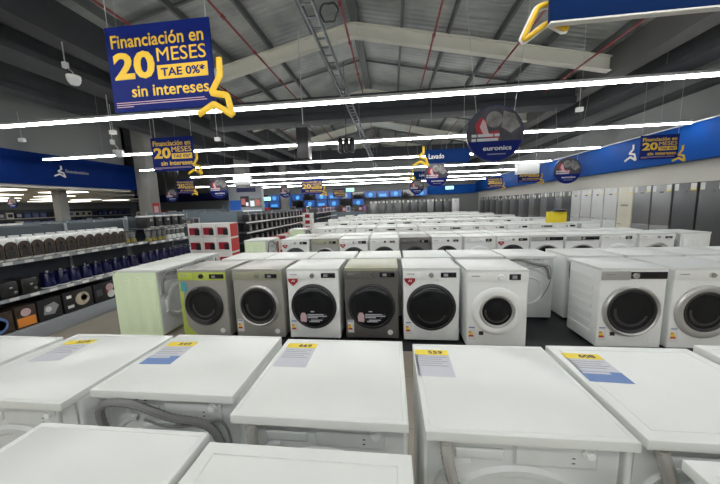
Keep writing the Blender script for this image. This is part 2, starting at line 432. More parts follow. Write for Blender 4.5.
def dome(loc, label, cat='camera', s=1.0, zt=5.19):
    p = Proto('dome_camera', cat)
    p.add('base_plate', MB().cyl((0, 0, 0), 'z', .10 * s, .06 * s, 'label_white', 20).mesh('base'))
    p.add('dome', MB().rev([(.095 * s, 0), (.09 * s, -.04 * s), (.06 * s, -.085 * s), (0, -.1 * s)], (0, 0, 0), 'z', 'white_fridge', 20).mesh('dome'))
    p.add('arm', MB().tube([(0, 0, .05 * s), (0, 0, .12 * s), (-.12, 0, .2 * s), (-.16, 0, .3 * s), (-.16, 0, zt - loc[2])], .012, 'wire', 8).mesh('arm')); p.add('junction_box', boxmesh('junction_box', -.21, -.11, -.04, .04, .2 * s, .3 * s, 'white_fridge', .01))
    p.place(loc, 0, label)
dome((-6.95, 6.0, 4.5), 'white domed lamp on an arm near the dark roof beams, highest of the domes', 'lamp', 1.25, 5.29)
dome((-8.6, 8.45, 3.42), 'white dome hanging level with the second light line', 'camera', 1.4)
for (x, y, z), lb in (((-11.48, 8.06, 3.9), 'small pale detector box over the blue fascia'), ((-8.3, 8.07, 3.95), 'small pale detector box above the second financing sign'), ((-8.0, 9.3, 3.9), 'small pale detector box beside the second financing sign'),
      ((-5.8, 9.4, 3.9), 'small pale detector box over the aisle with shelving'), ((5.4, 9.2, 4.05), 'small pale detector box under the beams near the fridge wall'), ((3.3, 11.4, 3.75), 'small pale detector box near the round hanging sign')):
    p = Proto('detector', 'detector'); p.add('housing', boxmesh('housing', -.09, .09, -.05, .05, -.06, .06, 'white_plastic', .015)); p.add('rod', MB().tube([(0, 0, .06), (0, 0, 4.75 - z)], .008, 'wire', 6).mesh('rod')); p.place((x, y, z), 0, lb)
for (x, y, z, w, h), lb in (((5.5, 12.5, 2.8, .84, .46), 'white box lantern hanging before the fridge wall fascia'), ((-8.45, 15.8, 3.13, 1.0, .48), 'white box lantern hanging over the small appliance aisle')):
    p = Proto('lantern', 'hanging box'); p.add('box', boxmesh('box', -w / 2, w / 2, -.14, .14, -h / 2, h / 2, 'white_fridge', .03))
    for s in (-1, 1): p.add('cable', MB().tube([(s * w * .4, 0, h / 2), (s * w * .4, 0, 2.05)], .004, 'wire', 5).mesh('cable'))
    p.place((x, y, z), 0, lb)
for (x, y, z), lb in (((-3.2, 22.5, 2.75), 'glowing green exit light hanging far off above the blue screens'), ((4.7, 24, 2.7), 'glowing green exit light hanging before the far blue fascia'), ((-9.0, 20.0, 2.2), 'glowing green exit light on the bright demonstration display')):
    p = Proto('exit_light', 'exit light'); p.add('body', boxmesh('body', -.32, .32, -.03, .03, -.14, .14, 'white_plastic', .01))
    p.add('lit_face', boxmesh('lit_face', -.29, .29, -.035, -.031, -.11, .11, 'exit_green')); p.add('pictogram', MB().prism([(-.2, -.05), (-.05, -.05), (.0, .05), (.15, .06), (.0, .0), (-.1, -.08)], -.038, -.036, 'label_white').mesh('pictogram', False)); p.place((x, y, z), 0, lb)

# ------------------------------------------------------------------ signs
W, Hh = 1.27, .92
def R(u0, u1, v0, v1): return (-W / 2 + u0 * W, -W / 2 + u1 * W, Hh / 2 - v1 * Hh, Hh / 2 - v0 * Hh)
fin = Proto('hanging_sign', 'sign')
b = MB().box(-W / 2, W / 2, -.012, .012, -Hh / 2, Hh / 2, 'sign_blue', .004); b_me = b.mesh('board')
subs = []
for s, r, bold, m in (('Financiación en', R(.05, .94, .10, .25), .012, 'yellow'), ('20', R(.05, .455, .30, .62), .035, 'yellow'), ('MESES', R(.485, .95, .285, .44), .0, 'yellow'), ('sin intereses', R(.2, .95, .70, .83), .012, 'yellow')):
    subs.append(('lettering', text_mesh(s, r, -.0125, m, bold)))
r = R(.475, .955, .485, .645); subs.append(('rate_box', boxmesh('rate_box', r[0], r[1], -.0155, -.0125, r[2], r[3], 'yellow', .0)))
subs.append(('lettering', text_mesh('TAE 0%*', R(.51, .93, .515, .615), -.0156, 'sign_blue', .02)))
for k, (u1, v) in enumerate(((.9, .885), (.92, .91), (.2, .935))):
    rr = R(.03, u1, v, v + .008); subs.append(('small_print', boxmesh('small_print', rr[0], rr[1], -.014, -.0125, rr[2], rr[3], 'pale_pink')))
fin.add('board', b_me, subs)
fin.add('star_figure', MB().tube([(x, -.045, z) for x, z in tight([(.735, .02), (.735, -.16), (.615, -.335), (.795, -.375), (.84, -.585), (.63, -.455), (.435, -.555)])], .036, 'yellow', 10, flat=.015, smooth=1).mesh('star_figure'))
for s in (-1, 1): fin.add('wire', MB().tube([(s * .6, 0, Hh / 2), (s * .6, 0, 2.6)], .004, 'wire', 5).mesh('wire'))
fin.place((-2.58, 3.2, 3.165), 0, 'large blue financing sign with yellow lettering and figure, nearest of the financing signs')
fin.place((-6.05, 7.6, 3.12), 0, 'blue financing sign hanging below and behind the largest one, second in size')
fin.place((6.9, 8.4, 2.78), 0, 'blue financing sign hanging against the blue fascia of the fridge wall', None, (.7, 1, .66))
fin.place((-10.8, 14.2, 2.8), 0, 'small far financing sign hanging by the big concrete pillar', None, (.8, 1, .8))
fin.place((-4.45, 16, 2.65), 0, 'small far financing sign hanging above the middle of the rows', None, (1, 1, .9))
fin.place((6.7, 15.0, 2.75), 0, 'far dim financing sign by the fridge wall, beyond the nearer one', None, (.8, 1, .8))
fin.place((-4.0, 22, 2.5), 0, 'farthest tiny financing sign above the blue screens', None, (.75, 1, .7))
fin.place((7.0, 20.5, 2.75), 0, 'farthest dim financing sign along the fridge wall', None, (.8, 1, .8))
# category boards
bd = Proto('category_board', 'sign')
bd.add('board', boxmesh('board', 0, 2.4, -.02, .02, 0, .62, 'board_blue', .004), [('edge', boxmesh('edge', 0, 2.4, -.025, .025, -.012, 0, 'label_white'))])
sp = [(.12, .17), (-.03, .15), (-.055, .135), (-.07, .10), (-.135, -.035), (-.145, -.065), (-.12, -.06), (-.02, .01), (.03, .04), (.10, .0), (.14, -.025), (.15, .0), (.15, .1)]
bd.add('star_figure', MB().tube([(x, .05, z) for x, z in sp], .017, 'yellow', 10, flat=.012, smooth=1).mesh('star_figure'), [('white_edge', MB().tube([(x - .004, .066, z - .004) for x, z in sp], .025, 'label_white', 10, flat=.008, smooth=1).mesh('white_edge'))])
for x in (.3, 2.1): bd.add('wire', MB().tube([(x, 0, .6), (x, 0, 3.4)], .004, 'wire', 5).mesh('wire'))
bd.place((1.115, 2.3, 2.755), 0, 'large blue board with a yellow star outline, cut by the top edge of the photo')
lv = Proto('category_board', 'sign')
lv.add('board', boxmesh('board', 0, 1.45, -.02, .02, 0, .45, 'board_blue', .004), [('lettering', text_mesh('Lavado', (.12, .62, .15, .31), -.021, 'label_white', .01))])
lv.add('star_figure', MB().tube([(x * .55 - .1, -.03, z * .62 - .05) for x, z in tight(FIG)], .04, 'yellow', 8, flat=.012, smooth=1).mesh('star_figure'))
for x in (.2, 1.25): lv.add('wire', MB().tube([(x, 0, .45), (x, 0, 3.2)], .004, 'wire', 5).mesh('wire'))
lv.place((1.15, 10, 2.84), 0, 'blue hanging board reading Lavado beyond the nearest round sign')
l2 = Proto('category_board', 'sign')
l2.add('board', boxmesh('board', 0, 1.0, -.02, .02, 0, .4, 'board_blue', .004), [('lettering', text_mesh('Lavado', (.3, .7, .14, .27), -.021, 'label_white', .01))])
l2.add('star_figure', MB().tube([(x * .5 - .08, -.03, z * .55 - .05) for x, z in tight(FIG)], .035, 'yellow', 8, flat=.012, smooth=1).mesh('star_figure'))
for x in (.2, .8): l2.add('wire', MB().tube([(x, 0, .4), (x, 0, 3.2)], .004, 'wire', 5).mesh('wire'))
l2.place((1.15, 15.1, 2.75), 0, 'small far blue board hanging just behind a round sign')
# round signs
rs = Proto('round_sign', 'sign'); r0 = .46
disc = MB().cyl((0, .014, 0), '-y', r0, .028, 'navy', 56).mesh('disc')
def chord(r, zc, top=True, n=40):
    a = math.asin(zc / r); pts = []
    for k in range(n + 1):
        t = a + (PI - 2 * a) * k / n if top else PI - a + (PI + 2 * a) * k / n
        pts.append((r * math.cos(t), r * math.sin(t)))
    return pts
sb = [('photo', MB().prism(chord(r0 * .96, -.12), -.017, -.0145, 'photo_dark').mesh('photo', False)),
      ('blue_field', MB().prism(chord(r0 * .96, -.12, False), -.017, -.0145, 'sign_blue').mesh('blue_field', False)),
      ('grey_circle', MB().cyl((-.02, -.017, .23), '-y', .13, .003, 'photo_grey', 30).mesh('grey_circle')),
      ('grey_patch', MB().prism([(.13, .36), (.3, .3), (.40, .1), (.25, .0), (.1, .1)], -.019, -.017, 'photo_grey').mesh('grey_patch', False)),
      ('red_patch', MB().prism([(-.33, .15), (-.24, .27), (-.14, .22), (-.12, .02), (.05, .06), (.08, -.1), (-.1, -.08), (-.28, -.02)], -.019, -.017, 'wine_red').mesh('red_patch', False)),
      ('pale_patch', MB().prism([(-.25, .12), (-.2, .24), (-.16, .2), (-.1, .0), (-.18, -.02)], -.021, -.019, 'pale_pink').mesh('pale_patch', False)),
      ('lettering', text_mesh('euronics', (-.19, .27, -.27, -.2), -.0172, 'label_white', .015))]
for x0, x1, z in ((-.38, -.30, .0), (-.28, -.03, .0), (-.01, .07, .0), (-.38, -.31, -.07), (-.29, .05, -.07)): sb.append(('slogan', boxmesh('slogan', x0, x1, -.022, -.0195, z - .045, z, 'paper')))
sb.append(('small_print', boxmesh('small_print', -.12, .18, -.019, -.0172, -.34, -.325, 'ink_grey')))
rs.add('disc', disc, sb)
for s in (-1, 1): rs.add('wire', MB().tube([(s * .3, 0, .33), (s * .55, 0, 2.6)], .004, 'wire', 5).mesh('wire'))
rs.place((1.75, 5.2, 2.655), 0, 'nearest round dark blue sign with white lettering, hanging under the first light line')
for (x, y, z), sc, lb in (((6.3, 11.2, 2.53), 1.0, 'round sign hanging in front of the fascia above the white fridges'), ((1.9, 12.5, 2.7), 1.08, 'round sign hanging below the board reading Lavado'),
      ((1.3, 15.0, 2.36), .8, 'round sign half hidden behind another, under the small far board'), ((-8.5, 13.5, 2.6), 1.1, 'round sign with a pale picture hanging over the red boxes aisle'),
      ((-11.4, 13.9, 2.35), .75, 'small round sign beside the pillar with the red poster'), ((-14.6, 9.6, 2.05), .45, 'tiny round sign in the low-ceilinged annex'), ((-6.6, 17.5, 2.5), .8, 'far round sign next to the bright demonstration display')):
    rs.place((x, y, z), 0, lb, None, (sc, 1, sc))

# ------------------------------------------------------------------ washing machines
def housing(m, ribs=None, ribm=None):
    b = MB(); b.box(-.2975, .2975, -.27, .213, .035, .824, m, .014, 3)
    return b.mesh('housing')
def side_ribs(m, style, sgn):
    b = MB()
    if style == 'arch':
        for y in (-.13, .01, .15):
            for s in (-1, 1): pass
            b.box(min(sgn * .2965, sgn * .304), max(sgn * .2965, sgn * .304), y - .038, y + .038, .08, .73, m, .0035, 2)
            b.rev([(.0, .0), (.038, .0), (.0335, .0045), (0, .0045)], (sgn * .2965 if sgn > 0 else -.3010, y, .73), 'x', m, 20, 0, PI)
    else:
        for k in range(7):
            z = .12 + k * .095
            b.box(min(sgn * .2965, sgn * .304), max(sgn * .2965, sgn * .304), -.18, .19, z, z + .055, m, .0035, 2)
    return b.mesh('side_panel')
FOOT = [boxmesh('foot', x - .02, x + .02, y - .02, y + .02, 0, .04, 'black_plastic', .004) for x in (-.25, .25) for y in (-.22, .19)]
def top_mesh(m='white_top', framed=False):
    b = MB(); b.slab(-.2985, .2985, -.275, .275, .820, .852, m, .034 if framed else .012, .003 if framed else .0018, .0035); return b.mesh('top_panel')
TOPS = {False: top_mesh(), True: top_mesh('white_top', True)}
TOPG = top_mesh('champagne'); TOPD = top_mesh('graphite'); TOPS2 = top_mesh('silver')
def back_parts():
    b = MB(); g = 'galvanised'
    b.box(-.285, .285, .235, .243, .05, .818, g, .004)
    # raised transverse channel, drum cover and embossed arcs
    b.box(-.22, .02, .240, .256, .715, .785, g, .009, 3)
    b.box(.05, .20, .240, .252, .725, .76, g, .008, 3)
    b.rev([(.215, 0), (.205, .018), (.17, .022), (.155, .006), (0, .006)], (0, .242, .40), 'y', g, 40)
    b.rev([(.305, 0), (.295, .014), (.275, .014), (.262, 0)], (0, .242, .40), 'y', g, 30, -.9, 1.1)
    b.rev([(.12, 0), (.112, .012), (.098, .012), (.09, 0)], (.15, .242, .60), 'y', g, 16, 0, PI)
    for x in (-.19, .19):
        for z in (.30, .62): b.cyl((x, .243, z), 'y', .022, .012, g, 14)
    s = b
    for x, z in ((-.15, .752), (-.15, .735), (-.12, .795), (-.10, .795), (-.06, .795), (.0, .797), (.10, .79), (.14, .79)): s.box(x - .0045, x + .0045, .2425, .2565, z - .002, z + .002, 'black_plastic')
    me = b.mesh('back_panel'); slots = None
    v = MB(); v.cyl((-.19, .243, .775), 'y', .018, .018, 'white_plastic', 16); v.cyl((-.19, .260, .775), 'y', .012, .012, 'white_plastic', 14)
    valve = v.mesh('inlet_valve')
    h = MB(); pts = [(.235, .262, .80), (.232, .29, .755), (.215, .285, .68), (.19, .27, .58), (.19, .265, .4), (.22, .265, .25), (.2, .265, .12)]
    h.tube(pts, .017, 'pale_hose', 8, smooth=3, rf=lambda i: 1 + .12 * (i % 2)); hose = h.mesh('drain_hose')
    h = MB(); pts = [(.25, .262, .55), (.28, .285, .70), (.265, .30, .785), (.20, .303, .812), (.10, .303, .805), (.03, .30, .775), (-.05, .295, .745), (-.14, .288, .735), (-.2, .275, .70), (-.24, .262, .55)]
    h.tube(pts, .015, 'grey_hose', 8, smooth=3, rf=lambda i: 1 + .12 * (i % 2)); hose2 = h.mesh('drain_hose')
    c = MB(); c.tube([(.12, .25, .70), (.02, .27, .69), (-.08, .275, .70), (-.16, .27, .72), (-.24, .262, .73), (-.265, .262, .6), (-.24, .262, .45), (-.15, .262, .3)], .005, 'cable_grey', 6, smooth=2); cable = c.mesh('power_cable')
    t = MB(); t.box(-.02, .16, .2565, .259, .70, .715, 'label_white'); t.box(.21, .27, .243, .2455, .66, .72, 'label_white'); tag = t.mesh('rating_plate')
    return me, slots, valve, hose, hose2, cable, tag
BACK = back_parts()
for me in BACK:
    if me:
        for v in me.vertices: v.co.y -= .022
def add_back(p, loops=False):
    p.add('back_panel', BACK[0], [('inlet_valve', BACK[2])])
    p.add('drain_hose', BACK[4] if loops else BACK[3])
    if loops: p.add('power_cable', BACK[5])

def label_subs():
    cols = ['exit_label', 'yellow_card', 'orange', 'red']
    b = MB()
    b.box(-.272, -.245, -.2727, -.2722, .178, .198, 'orange'); b.box(-.272, -.235, -.2727, -.2722, .155, .178, 'yellow_card'); b.box(-.272, -.225, -.2727, -.2722, .135, .155, 'red'); b.box(-.272, -.215, -.2727, -.2722, .23, .242, 'picture_blue')
    return b.mesh('rating_arrow')
EL = boxmesh('energy_label', -.278, -.205, -.2722, -.27, .10, .25, 'label_white'); ELS = label_subs()
QR = boxmesh('spec_sticker', -.17, -.125, -.2722, -.27, .155, .195, 'black_plastic')
STICK = MB().prism([(-.283, .74), (-.168, .74), (-.172, .705), (-.225, .655), (-.278, .705)], -.2805, -.2775, 'wine_red').mesh('shield_sticker', False)
STICKT = text_mesh('AI', (-.245, -.205, .70, .728), -.2806, 'label_white', .02, .001)
FILTER = MB().cyl((.205, -.27, .11), '-y', .03, .004, 'white_plastic', 20).mesh('filter_cap')
def front(p, body='white_plastic', panel=None, disp=(.10, .262, .746, .802), knob=(.0, .774, .026), drawer=True, drawer_m=None, door='lg', sticker=False, promo=False, el=True, z0=.725, dispm='black_gloss', dr=(-.275, -.115, .742, .808), qr=False, knob_m='chrome', logo=False):
    panel = panel or body
    subs = [('display', boxmesh('display', disp[0], disp[1], -.2795, -.277, disp[2], disp[3], dispm, .001)),
            ('program_knob', MB().rev([(0, .022), (knob[2] * .85, .022), (knob[2], .016), (knob[2] * 1.08, 0)], (knob[0], -.277, knob[1]), '-y', knob_m, 24).mesh('program_knob')),
            ('indicator_light', boxmesh('indicator', disp[0] + .03, disp[0] + .075, -.2800, -.2795, disp[2] + .012, disp[3] - .014, 'ink_grey'))]
    if drawer:
        subs.append(('detergent_drawer', boxmesh('drawer', dr[0], dr[1], -.282, -.277, dr[2], dr[3], drawer_m or panel, .003)))
        subs.append(('brand_mark', boxmesh('brand_mark', -.255, -.175, -.2826, -.282, .782, .791, 'ink_grey')))
    p.add('control_panel', boxmesh('control_panel', -.2965, .2965, -.277, -.265, z0, .8215, panel, .004), subs)
    c = (0, -.27, .415)
    if door == 'lg':
        ring = MB().rev([(.262, 0), (.262, .012), (.252, .022), (.238, .026), (.230, .020)], c, '-y', 'black_plastic', 56).mesh('door_ring')
        gl = MB().rev([(.233, .018), (.225, .026), (.165, .034), (.08, .038), (0, .039)], c, '-y', 'glass_dark', 56).mesh('door_glass')
        inner = MB().rev([(.172, .0335), (.168, .0355), (.160, .036), (.157, .0345)], c, '-y', 'rim_grey', 40, PI * 1.15, PI * 1.85).mesh('drum_rim')
        sg = [('door_glass', gl), ('drum_rim', inner)]
        if promo:
            t = MB()
            for x0, x1, z in ((-.07, .12, .335), (-.07, .155, .317), (-.07, .05, .299), (-.03, .1, .270), (-.05, .07, .252)): t.box(x0, x1, -.3100, -.3075, z - .009, z, 'paper')
            t.box(-.03, .01, -.3105, -.308, .36, .37, 'paper')
            sg.append(('promo_print', t.mesh('promo_print')))
            sg.append(('promo_picture', MB().prism([(-.15, .25), (-.085, .24), (-.08, .32), (-.1, .35), (-.135, .35), (-.155, .31)], -.308, -.300, 'pale_pink').mesh('promo_picture', False)))
        p.add('door', ring, sg)
    else:
        ro, ri, mm = {'white': (.25, .172, 'white_plastic'), 'silver': (.245, .212, 'silver_ring'), 'chrome': (.262, .222, 'silver_ring'), 'wide': (.266, .196, 'silver_ring'), 'blackring': (.24, .20, 'black_plastic')}[door]
        ring = MB().rev([(ro, 0), (ro, .014), (ro - .012, .026), ((ro + ri) / 2, .032), (ri + .006, .024), (ri - .004, .006)], c, '-y', mm, 56).mesh('door_ring')
        bez = MB().rev([(ri + .004, .020), (ri - .006, .026), (ri - .022, .02), (ri - .026, .012)], c, '-y', 'black_plastic' if door != 'white' else 'silver_ring', 48).mesh('bezel')
        gl = MB().rev([(ri - .012, .014), (ri * .8, .006), (ri * .5, .012), (0, .018)], c, '-y', 'glass_dark', 48).mesh('door_glass')
        drum = MB().rev([(ri * .72, .010), (ri * .66, .0125), (ri * .60, .012)], c, '-y', 'drum_steel', 40, PI * .95, PI * 1.9).mesh('drum_rim')
        hd = MB().rev([(ro - .008, .026), (ro - .02, .034), (ri + .02, .034), (ri + .01, .026)], c, '-y', mm, 10, -.28 if door != 'chrome' else .25, .28 if door != 'chrome' else .85).mesh('door_handle')
        p.add('door', ring, [('bezel', bez), ('door_glass', gl), ('drum_rim', drum), ('door_handle', hd)])
    if el: p.add('energy_label', EL, [('rating_arrow', ELS)])
    if qr: p.add('spec_sticker', QR)
    if sticker: p.add('shield_sticker', STICK, [('lettering', STICKT)])
    p.add('filter_cap', FILTER)
def base(p, m, top, feet=True):
    p.add('housing', HOUS[m]); p.add('top_panel', top)
    if feet:
        for f in FOOT: p.add('foot', f)
def end_body(m):
    b = MB(); y0, r = -.285, .075
    prof = [(.213, .035), (y0, .035)] + [(y0 + r - r * math.cos(a), .835 - r + r * math.sin(a)) for a in [k * PI / 16 for k in range(9)]] + [(.213, .835)]
    b.prism(prof, -.2975, .2975, m)
    for v in b.bm.verts: v.co = Vector((v.co.y, v.co.x, v.co.z))
    bmesh.ops.recalc_face_normals(b.bm, faces=list(b.bm.faces))
    return b.mesh('housing')
TOP_END = MB().slab(-.2985, .2985, -.215, .275, .822, .852, 'white_top', .012, .0018, .0035).mesh('top_panel')
HOUS = {m: housing(m) for m in ('white_enamel', 'pale_green', 'silver', 'champagne', 'graphite')}
WM = {}
def kind(key, m, top, ribs=None, back=False, loops=False, **kw):
    p = Proto('washing_machine', 'washing machine'); base(p, m, top)
    if ribs:
        for s in (-1, 1): p.add('side_panel', side_ribs(m, ribs, s))
    front(p, **kw)
    if back: add_back(p, loops)
    WM[key] = p
kind('lg', 'white_enamel', TOPS[False], sticker=True, promo=True)
kind('lg_plain', 'white_enamel', TOPS[False], sticker=True)
kind('graphite', 'graphite', TOPG, body='graphite', promo=True, knob_m='graphite')
kind('graphite_dark', 'graphite', TOPD, body='graphite', knob_m='graphite')
kind('silver', 'silver', TOPS2, body='silver', panel='champagne', door='silver', disp=(.1, .24, .745, .795))
kind('lime', 'silver', TOPS2, body='silver', panel='lime_reflection', door='blackring', disp=(.1, .28, .745, .797), knob_m='black_plastic', el=False)
WM['lime'].add('reflection_patch', MB().prism([(-.292, .05), (-.12, .05), (-.235, .16), (-.262, .4), (-.24, .60), (-.292, .72)], -.2725, -.27, 'lime_reflection').mesh('reflection', False), label='painted yellow-green film')  # flat patch standing in for a yellow-green reflection on the front
WM['lime'].add('round_sticker', MB().box(-.272, -.2, -.2755, -.2726, .59, .70, 'sticker_cyan').mesh('sticker'))
kind('white_porthole', 'white_enamel', TOPS[False], door='white', disp=(.11, .22, .745, .805), knob=(.03, .775, .03), knob_m='white_plastic', qr=True)
kind('wide_display', 'white_enamel', TOPS[False], ribs='bars', door='chrome', disp=(-.03, .29, .742, .812), knob=(.01, .777, .027), dr=(-.294, -.034, .732, .82), drawer_m='silver_ring', qr=True)
kind('silver_ring', 'white_enamel', TOPS[True], door='wide', disp=(.13, .25, .752, .79), knob=(.02, .778, .024))
kind('white_dark_door', 'white_enamel', TOPS[False], door='lg', disp=(.12, .22, .752, .795), knob=(.02, .775, .022), knob_m='black_plastic', el=False)
kind('endcap', 'pale_green', TOPS[False], ribs='arch', back=True, loops=True, body='white_plastic', door='white')
kind('endcap_white', 'white_enamel', TOPS[False], ribs='arch', back=True, loops=True, door='white')
for k, fr in (('rear', False), ('rear_framed', True)):
    kind(k, 'white_enamel', TOPS[fr], back=True, loops=not fr, door='white'); 
kind('rear_plain', 'white_enamel', TOPS[False], back=True, loops=False, door='lg')
DESC = {'lg': 'white washing machine with a big black door and promotional sticker', 'lg_plain': 'white washing machine with a big black door and red shield sticker',
        'graphite': 'graphite washing machine with a big black door', 'graphite_dark': 'dark grey washing machine with a black door', 'silver': 'silver washing machine with a small round porthole',
        'lime': 'silver washing machine with a yellow-green panel', 'white_porthole': 'white washing machine with a white ringed porthole', 'wide_display': 'white washing machine with wide black display and metal door ring',
        'silver_ring': 'white washing machine with a broad silver door ring', 'white_dark_door': 'white washing machine with a plain black door'}

for key, m in (('endcap', 'pale_green'), ('endcap_white', 'white_enamel')):
    p = Proto('washing_machine', 'washing machine'); p.add('housing', end_body(m)); p.add('top_panel', TOP_END)
    for f in FOOT: p.add('foot', f)
    for sg in (-1, 1): p.add('side_panel', side_ribs(m, 'arch', sg))
    c = (0, -.285, .415)
    p.add('door', MB().rev([(.25, 0), (.24, .026), (.19, .03), (.172, .01)], c, '-y', 'white_plastic', 40).mesh('door'), [('door_glass', MB().rev([(.175, .012), (0, .02)], c, '-y', 'glass_dark', 40).mesh('door_glass'))])
    add_back(p, True); WM[key] = p
# block at the camera: near row facing the camera, second row turned away from it
def wm(key, x, yc, rz, label, group=None, scale=None): return WM[key].place((x, yc, 0), rz, label, group, scale)
D2 = .275
near = [('rear_framed' if False else 'silver_ring', -.876, .745 - D2, 'white top of the washing machine nearest the bottom corner, below the coiled grey hose', 'plain'),
        ('silver_ring', -.255, .712 - D2, 'white washing machine top with a grooved border, cut by the bottom edge', 'framed'),
        ('silver_ring', 1.04, .752 - D2, 'white washing machine top at the bottom corner on the fridge side', 'framed')]
P2 = Proto('washing_machine', 'washing machine'); base(P2, 'white_enamel', TOPS[False]); front(P2, door='white'); add_back(P2)
P3 = Proto('washing_machine', 'washing machine'); base(P3, 'white_enamel', TOPS[True]); front(P3, door='wide'); add_back(P3)
(P2).place((-.876, .745 - D2, 0), 0, near[0][3], 'nearest row of washing machines'); P3.place((-.255, .712 - D2, 0), 0, near[1][3], 'nearest row of washing machines'); P3.place((1.045, .752 - D2, 0), 0, near[2][3], 'nearest row of washing machines')
r1 = [('rear_plain', -2.16, 1.06, 'white washing machine turned away, cut by the picture edge on the shelving side'), ('rear_plain', -1.52, 1.105, 'white washing machine turned away, its price card lying closest to the shelving'),
      ('rear', -.897, 1.153, 'white washing machine turned away with a thick grey hose looped behind it'), ('rear_plain', -.256, 1.095, 'white washing machine turned away, in the middle with a plain paper price card'),
      ('rear_plain', .39, 1.072, 'white washing machine turned away, beside the floor gap and facing the black doors'), ('rear_framed', 1.013, 1.085, 'white washing machine turned away with a raised rim and blue pictured price card'),
      ('rear_framed', 1.67, 1.12, 'white washing machine turned away past the raised rim one, cut by the picture edge')]
# turned away: the door faces +Y, the back faces the camera
for k, x, y, lb in r1: wm(k, x, y, PI, lb, 'second row of washing machines, turned away', (1, .88, 1) if k == 'rear' else None)

# price cards on the tops
def card(x, y, rz, num, picture, label):
    p = Proto('price_card', 'price card')
    def flat(me):
        for v in me.vertices: v.co = Vector((v.co.x, v.co.z, -v.co.y))
        return me
    w, l = .15, .21
    p.add('sheet', boxmesh('sheet', -w / 2, w / 2, -l / 2, l / 2, 0, .0015, 'paper'))
    p.add('header', boxmesh('header', -w / 2, w / 2, l / 2 - .045, l / 2, .0016, .0022, 'yellow_card'), [('lettering', flat(text_mesh(num, (-.015, .05, l / 2 - .035, l / 2 - .01), -.0022, 'ink', .02, .0006)))])
    if picture: p.add('picture', boxmesh('picture', -w / 2, w / 2, -l / 2, -l / 2 + .07, .0016, .0022, 'picture_blue'), [('sky_strip', boxmesh('sky_strip', -w / 2 + .005, .03, -l / 2 + .052, -l / 2 + .066, .0022, .0026, 'paper'))])
    for k in range(5):
        y0 = l / 2 - .062 - k * .017
        if picture and y0 < -l / 2 + .08: break
        p.add('text_line', boxmesh('text_line', -w / 2 + .012, w / 2 - .015 - .02 * (k % 2), y0 - .004, y0, .0016, .002, 'ink_grey'))
    p.place((x, y, .8505), rz, label)
card(-1.675, 1.2, .15, '529', False, 'price card with yellow header on the second row, closest to the shelving')
card(-1.09, 1.205, .05, '549', True, 'price card with yellow header and blue picture on the machine with the looped hose')
card(-.455, 1.218, .0, '669', False, 'paper price card with yellow header on the middle machine of the second row')
card(.17, 1.185, -.02, '559', False, 'paper price card with yellow header on the machine beside the floor gap')
card(.815, 1.185, -.05, '608', True, 'price card with yellow header and blue picture on the raised rim machine')

# second block ---------------------------------------------------------------
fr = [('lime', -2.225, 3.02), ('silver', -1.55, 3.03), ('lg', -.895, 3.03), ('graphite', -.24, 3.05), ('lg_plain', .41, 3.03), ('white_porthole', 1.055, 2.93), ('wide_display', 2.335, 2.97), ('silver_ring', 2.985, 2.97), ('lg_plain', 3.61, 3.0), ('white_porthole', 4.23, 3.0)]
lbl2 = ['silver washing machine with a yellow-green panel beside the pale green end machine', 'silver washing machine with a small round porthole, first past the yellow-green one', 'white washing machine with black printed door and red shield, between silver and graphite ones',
        'graphite washing machine with a pink figure printed on its black door', 'white washing machine with black door and red shield but no print on the glass', 'white washing machine with white ringed porthole standing before the floor gap',
        'white washing machine with ribbed side, wide black display and chrome door ring', 'white washing machine with a broad silver door ring next to the wide display one', 'white black-doored washing machine second past the wide display one, out at the edge', 'white porthole washing machine third past the wide display one']
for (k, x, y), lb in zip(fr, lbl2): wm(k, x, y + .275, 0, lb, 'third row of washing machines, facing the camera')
wm('endcap', -3.045, 3.31, -PI / 2, 'pale green sided washing machine turned sideways at the aisle end of the third row', 'sideways end machines', (1, 1.15, 1))
wm('endcap_white', -3.06, 3.945, -PI / 2, 'white washing machine turned sideways directly behind the nearest pale green end machine', 'sideways end machines')
for i in range(12):
    x = -2.06 + i * .627 + (.11 if i > 6 else 0)
    k = 'rear' if i in (6, 7) else 'rear_plain'
    wm(k, x, 3.93, PI, f'white washing machine turned away behind the third row, {ORD[i]} from the shelving side', 'fourth row of washing machines, turned away')
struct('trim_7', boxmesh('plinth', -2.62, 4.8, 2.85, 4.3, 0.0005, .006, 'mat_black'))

# further blocks: simpler machines, their lower halves lie behind the rows in front
FAR = {}
def far_kind(key, hm, top, panel, disp, door, dispm='black_gloss'):
    p = Proto('washing_machine', 'washing machine'); p.add('housing', HOUS[hm]); p.add('top_panel', top)
    p.add('control_panel', boxmesh('control_panel', -.2965, .2965, -.277, -.265, .725, .8215, panel, .004), [('display', boxmesh('display', disp[0], disp[1], -.2795, -.277, disp[2], disp[3], dispm)), ('program_knob', MB().cyl((.02, -.277, .774), '-y', .024, .018, 'chrome', 14).mesh('knob'))])
    c = (0, -.27, .415)
    if door == 'lg': p.add('door', MB().rev([(.262, 0), (.255, .022), (.2, .034), (0, .039)], c, '-y', 'glass_dark', 32).mesh('door'))
    else: p.add('door', MB().rev([(.22, 0), (.21, .028), (.16, .03), (.15, .01)], c, '-y', 'silver_ring' if door == 's' else 'white_plastic', 32).mesh('door'), [('door_glass', MB().rev([(.155, .02), (0, .02)], c, '-y', 'glass_dark', 28).mesh('glass'))])
    FAR[key] = p
far_kind('a', 'white_enamel', TOPS[False], 'white_plastic', (.10, .23, .752, .797), 'lg')
far_kind('b', 'white_enamel', TOPS[False], 'white_plastic', (-.02, .27, .752, .80), 's')
far_kind('c', 'white_enamel', TOPS[True], 'white_plastic', (.12, .2, .76, .792), 'w')
far_kind('d', 'white_enamel', TOPS[False], 'white_plastic', (.06, .16, .755, .795), 'lg')
